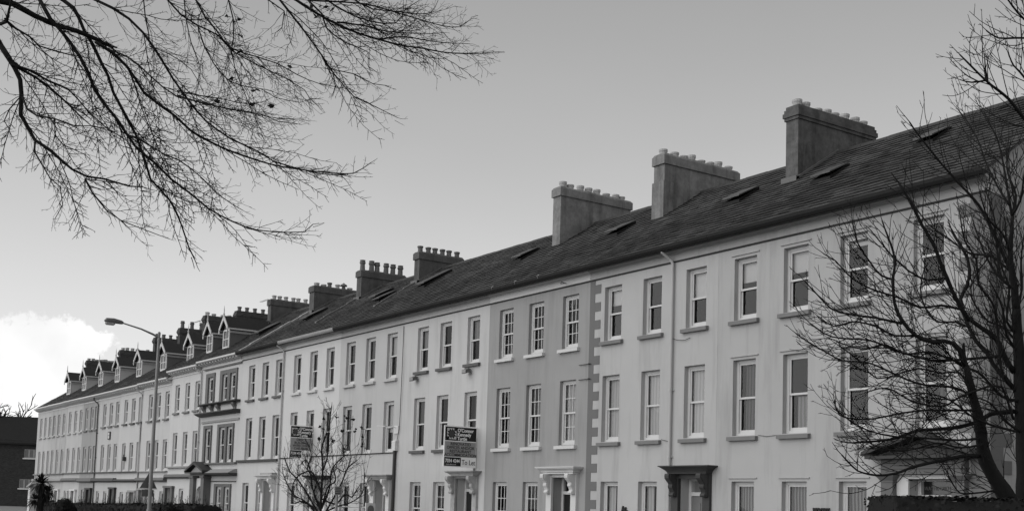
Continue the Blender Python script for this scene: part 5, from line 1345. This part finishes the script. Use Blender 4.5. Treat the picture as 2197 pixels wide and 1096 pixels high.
PR = dict(over=.28, seg=.06, bend=.07, wig=.055, droop=.03, lift=.12, gap=.17, ang=(.35, .75), ang0=(.25, .7), ratio=(.26, .5), view=VIEW * 1.3, r=.006, rmin=.0023)
limb_tree(RIGHT_LIMBS, Tl, Tt, rng, PR, .10, (.35, 1.0), 2, 0.05, .035)
Tl.build('branches', BARK, r, (RX, RY, 0), smooth=True, fix=False)
Tt.build('twigs', TWIG, r, (RX, RY, 0), fix=False)

# --- small pollarded tree in front of the middle houses
rng = np.random.default_rng(21)
b0 = np.array(SMALL_LIMBS[0][2][0])
r = thing('small_tree', 'small bare tree with upright shoots in front of the For Sale house', 'tree', (b0[0], b0[1], 0))
Tl, Tt, tk = MB(), MB(), MB()
tk.tube([(b0[0], b0[1], -.1), (b0[0], b0[1], .1), tuple(b0 * np.array([1, 1, .6])), tuple(b0 + np.array([0, 0, .3]))], [.16, .10, .09, .07], 10)
tk.build('trunk', BARK, r, (b0[0], b0[1], 0), smooth=True)
PS = dict(over=.6, seg=.14, bend=.10, wig=.10, droop=.10, lift=.16, gap=.24, ang=(.3, .8), ang0=(.4, 1.0), ratio=(.25, .5), view=VIEW * .8, r=.008, rmin=.0036)
limb_tree(SMALL_LIMBS, Tl, Tt, rng, PS, .085, (.4, 1.2), 2, .1)
for j in range(30):                                     # long upright wands
    L_ = SMALL_LIMBS[rng.integers(0, len(SMALL_LIMBS))][2]
    q = np.array(L_[rng.integers(len(L_) // 2, len(L_))])
    shoot(Tt, q, nrm(np.array([rng.normal(0, .16), rng.normal(0, .16), 1])), rng.uniform(.8, 1.8), .008, 1, rng, dict(PS, gap=.4, ratio=(.12, .3), wig=.05, lift=.05, droop=.03))
Tl.build('branches', BARK, r, (b0[0], b0[1], 0), fix=False); Tt.build('twigs', TWIG, r, (b0[0], b0[1], 0), fix=False)
lf = MB()
for px, py in ((693, 898), (740, 898), (757, 900), (735, 924), (762, 926), (777, 938), (779, 957), (740, 956), (712, 944), (687, 942), (690, 915), (722, 892), (776, 916)):
    c = np.array(RIGHT * ((px - 1096) / 2546.2) - UP * ((py - 867.1) / 2546.2) + FWD) * 43 + np.array([0, 0, CZ])
    for k in range(4):
        a = nrm(rng.normal(0, 1, 3)); b = nrm(np.cross(a, rng.normal(0, 1, 3))); q = c + rng.normal(0, .04, 3); s = rng.uniform(.03, .06)
        lf.poly([q - a * s * 1.4, q + b * s, q + a * s * 1.4, q - b * s])
    Tq = MB()
    shoot(lf, c + np.array([0, 0, .15]), np.array([rng.normal(0, .1), rng.normal(0, .1), -1]), 1.0, .009, 0, rng, dict(PS, droop=-.05, lift=0))
lf.build('dead_leaves', LEAFD, r, (b0[0], b0[1], 0), fix=False)

# --- bare tree beyond the brick house
rng = np.random.default_rng(31)
r = thing('distant_tree', 'bare tree showing above the dark brick house roof', 'tree', (-172, 33, 0))
Tt, tk = MB(), MB(); c = np.array([-172., 33., 0.])
tk.tube([c, c + [0, 0, 4.5], c + [.2, .3, 8.5]], [.45, .35, .25], 8); tk.build('trunk', BARK, r, (-172, 33, 0))
PD = dict(seg=.6, bend=.12, wig=.16, droop=.0, lift=.08, gap=.75, ang=(.35, .9), ang0=(.4, .9), ratio=(.35, .62), view=VIEW * .4, r=.06, rmin=.02)
for j in range(18):
    a = rng.uniform(0, 6.28); e = rng.uniform(.35, 1.3)
    shoot(Tt, c + np.array([.1, .2, rng.uniform(6.0, 8.6)]), np.array([math.cos(a) * math.cos(e), math.sin(a) * math.cos(e), math.sin(e)]), rng.uniform(5.0, 7.5), .12, 2, rng, PD)
Tt.build('branches', TWIG, r, (-172, 33, 0), fix=False)

# ------------------------------------------------------------------ hedges and shrubs
def leafy(m, rng, pos, nrm_, size):
    a = nrm(np.cross(nrm_, rng.normal(0, 1, 3))); b = nrm(np.cross(a, nrm_) + nrm_ * rng.uniform(-.8, .8)); s = size * rng.uniform(.6, 1.3)
    m.poly([pos - a * s * .5, pos + b * s * .5, pos + a * s * .5, pos - b * s * .45])

def hedge(name, label, a, b, za, zb, thick, n, size, seed, rough=.05, shoots=0):
    """clipped hedge from a to b: a lumpy core under a coat of small leaves"""
    rng = np.random.default_rng(seed); a = np.array(a, float); b = np.array(b, float)
    r = thing(name, label, 'hedge', (a[0], a[1], 0)); o = (a[0], a[1], 0)
    Ld = b - a; ln = np.linalg.norm(Ld); u = Ld / ln; w = np.array([-u[1], u[0]])
    core = MB(); k = max(6, int(ln / .5)); prof = [(-.5, 0), (-.5, .55), (-.47, .9), (-.36, 1), (.36, 1), (.47, .9), (.5, .55), (.5, 0)]
    rings = []
    for i in range(k + 1):
        t = i / k; h = za + (zb - za) * t - size * .4 + rng.normal(0, rough * .3); e = 1 if 0 < i < k else .9
        rings.append([(a[0] + u[0]*ln*t + w[0]*p*thick*e, a[1] + u[1]*ln*t + w[1]*p*thick*e, q * h) for p, q in prof])
    for i in range(k):
        for j in range(len(prof) - 1): core.poly([rings[i][j], rings[i+1][j], rings[i+1][j+1], rings[i][j+1]])
    core.poly(rings[0]); core.poly(rings[-1])
    core.build('hedge_body', HEDGE, r, o, fix=False)
    m = MB()
    for _ in range(n):
        t = rng.uniform(0, 1); h = za + (zb - za) * t; f = rng.uniform()
        base = np.array([a[0] + u[0]*ln*t, a[1] + u[1]*ln*t, 0])
        if f < .42: pos = base + np.array([w[0], w[1], 0]) * thick * rng.uniform(-.42, .42) + [0, 0, h + rng.normal(0, rough * .35)]; nn = np.array([0, 0, 1.])
        elif f < .94:
            s = rng.choice([-1, 1]); pos = base + np.array([w[0], w[1], 0]) * s * thick * (.5 + rng.normal(0, rough * .3)) + [0, 0, h * rng.uniform(.3, 1)]; nn = np.array([w[0]*s, w[1]*s, 0])
        else:
            s = rng.choice([0, 1]); pos = np.array([a[0] + u[0]*ln*s, a[1] + u[1]*ln*s, 0]) + np.array([w[0], w[1], 0]) * thick * rng.uniform(-.48, .48) + [0, 0, h * rng.uniform(.3, 1)]; nn = np.array([u[0]*(2*s-1), u[1]*(2*s-1), 0])
        leafy(m, rng, pos, nn, size)
    m.build('leaves', HEDGE, r, o, fix=False)
    if shoots:
        T = MB()
        for _ in range(shoots):
            t = rng.uniform(0, 1); pos = np.array([a[0] + u[0]*ln*t, a[1] + u[1]*ln*t, za + (zb - za) * t - .1])
            shoot(T, pos, nrm(np.array([rng.normal(0, .3), rng.normal(0, .3), 1])), rng.uniform(.25, .6), .012, 1, rng, dict(PS, gap=.2))
        T.build('twigs', TWIG, r, o, fix=False)
    return r
hedge('clipped_hedge', 'dark clipped hedge with a flat top below the right hand tree', (-7.28, 9.06), (-4.3, 13.5), 1.905, 1.93, 1.1, 16000, .04, 3, .02)
hedge('garden_hedge', 'low dark rough hedge along the far gardens by the lamp', (-82, 18.2), (-51, 18.2), .98, 1.36, 1.4, 9000, .13, 4, .12, 240)

def bush(name, label, c, rx, rz, n, size, seed, stem=True):
    rng = np.random.default_rng(seed); r = thing(name, label, 'shrub', (c[0], c[1], 0), 'dark shrubs along the far hedge'); o = (c[0], c[1], 0)
    m = MB()
    if stem:
        t = MB()
        for k in range(5): t.tube([(c[0], c[1], 0), (c[0] + rng.normal(0, .2), c[1] + rng.normal(0, .2), c[2] * .6), (c[0] + rng.normal(0, rx * .4), c[1] + rng.normal(0, rx * .4), c[2])], [.06, .04, .02], 6)
        t.build('stem', BARK, r, o)
    lob = [(rng.normal(0, .4, 3) * [rx, rx, rz], rng.uniform(.45, .75)) for _ in range(9)]
    for _ in range(n):
        q, s = lob[rng.integers(0, 9)]; d = nrm(rng.normal(0, 1, 3)); pos = np.array(c) + q + d * np.array([rx, rx, rz]) * s * rng.uniform(.55, 1) ** .5
        if pos[2] < .02: continue
        leafy(m, rng, pos, d, size)
    m.build('leaves', HEDGE, r, o, fix=False)
    return r
bush('evergreen_shrub', 'dark rounded shrub at the left end of the far hedge', (-66.6, 16.0, .8), .62, .7, 3500, .16, 9)
bush('evergreen_shrub', 'small dark bush at the right end of the far hedge', (-52.5, 17.2, .9), .5, .65, 2600, .12, 10)

rng = np.random.default_rng(12)
c = np.array([-69.5, 15.25, 0.])
r = thing('cordyline', 'dark spiky cabbage palm in front of the terrace end', 'palm', tuple(c))
tk = MB(); tk.tube([c, c + [.05, 0, 1.0], c + [0, .05, 1.9], c + [.02, 0, 2.2]], [.22, .18, .17, .15], 10); tk.tube([c + [0, 0, .9], c + [.1, .25, 1.4], c + [.15, .35, 1.75]], [.12, .1, .1], 8); tk.build('trunk', BARK, r, tuple(c))
lv = MB()
for top, n, ln in ((c + [.02, 0, 2.2], 260, .95), (c + [.15, .35, 1.75], 150, .75), (c + [-.1, -.25, 1.3], 140, .7)):
    for _ in range(n):
        d = nrm(rng.normal(0, 1, 3) + np.array([0, 0, .25])); l = ln * rng.uniform(.7, 1.1); s = nrm(np.cross(d, [0, 0, 1.]))
        a, b, e = top + d * .05, top + d * l * .55 + np.array([0, 0, -.03]), top + d * l + np.array([0, 0, -.28 * l])
        lv.poly([a - s * .02, b - s * .03, b + s * .03, a + s * .02]); lv.poly([b - s * .03, e, b + s * .03])
lv.build('fronds', HEDGE, r, tuple(c), fix=False)

c = (-79.4, 17.0, 0)
r = thing('gate_pier', 'white gate pier with a rough cap left of the palm', 'gate pier', c)
m = MB(); m.box(c[0] - .28, c[0] + .28, c[1] - .28, c[1] + .28, 0, 2.0); m.build('pier', OFFWHITE, r, c)
m = MB(); m.box(c[0] - .38, c[0] + .38, c[1] - .38, c[1] + .38, 2.003, 2.12); m.frustum((c[0] - .34, c[0] + .34, c[1] - .34, c[1] + .34, 2.123), (c[0] - .1, c[0] + .1, c[1] - .1, c[1] + .1, 2.45)); m.build('cap', STONE, r, c)
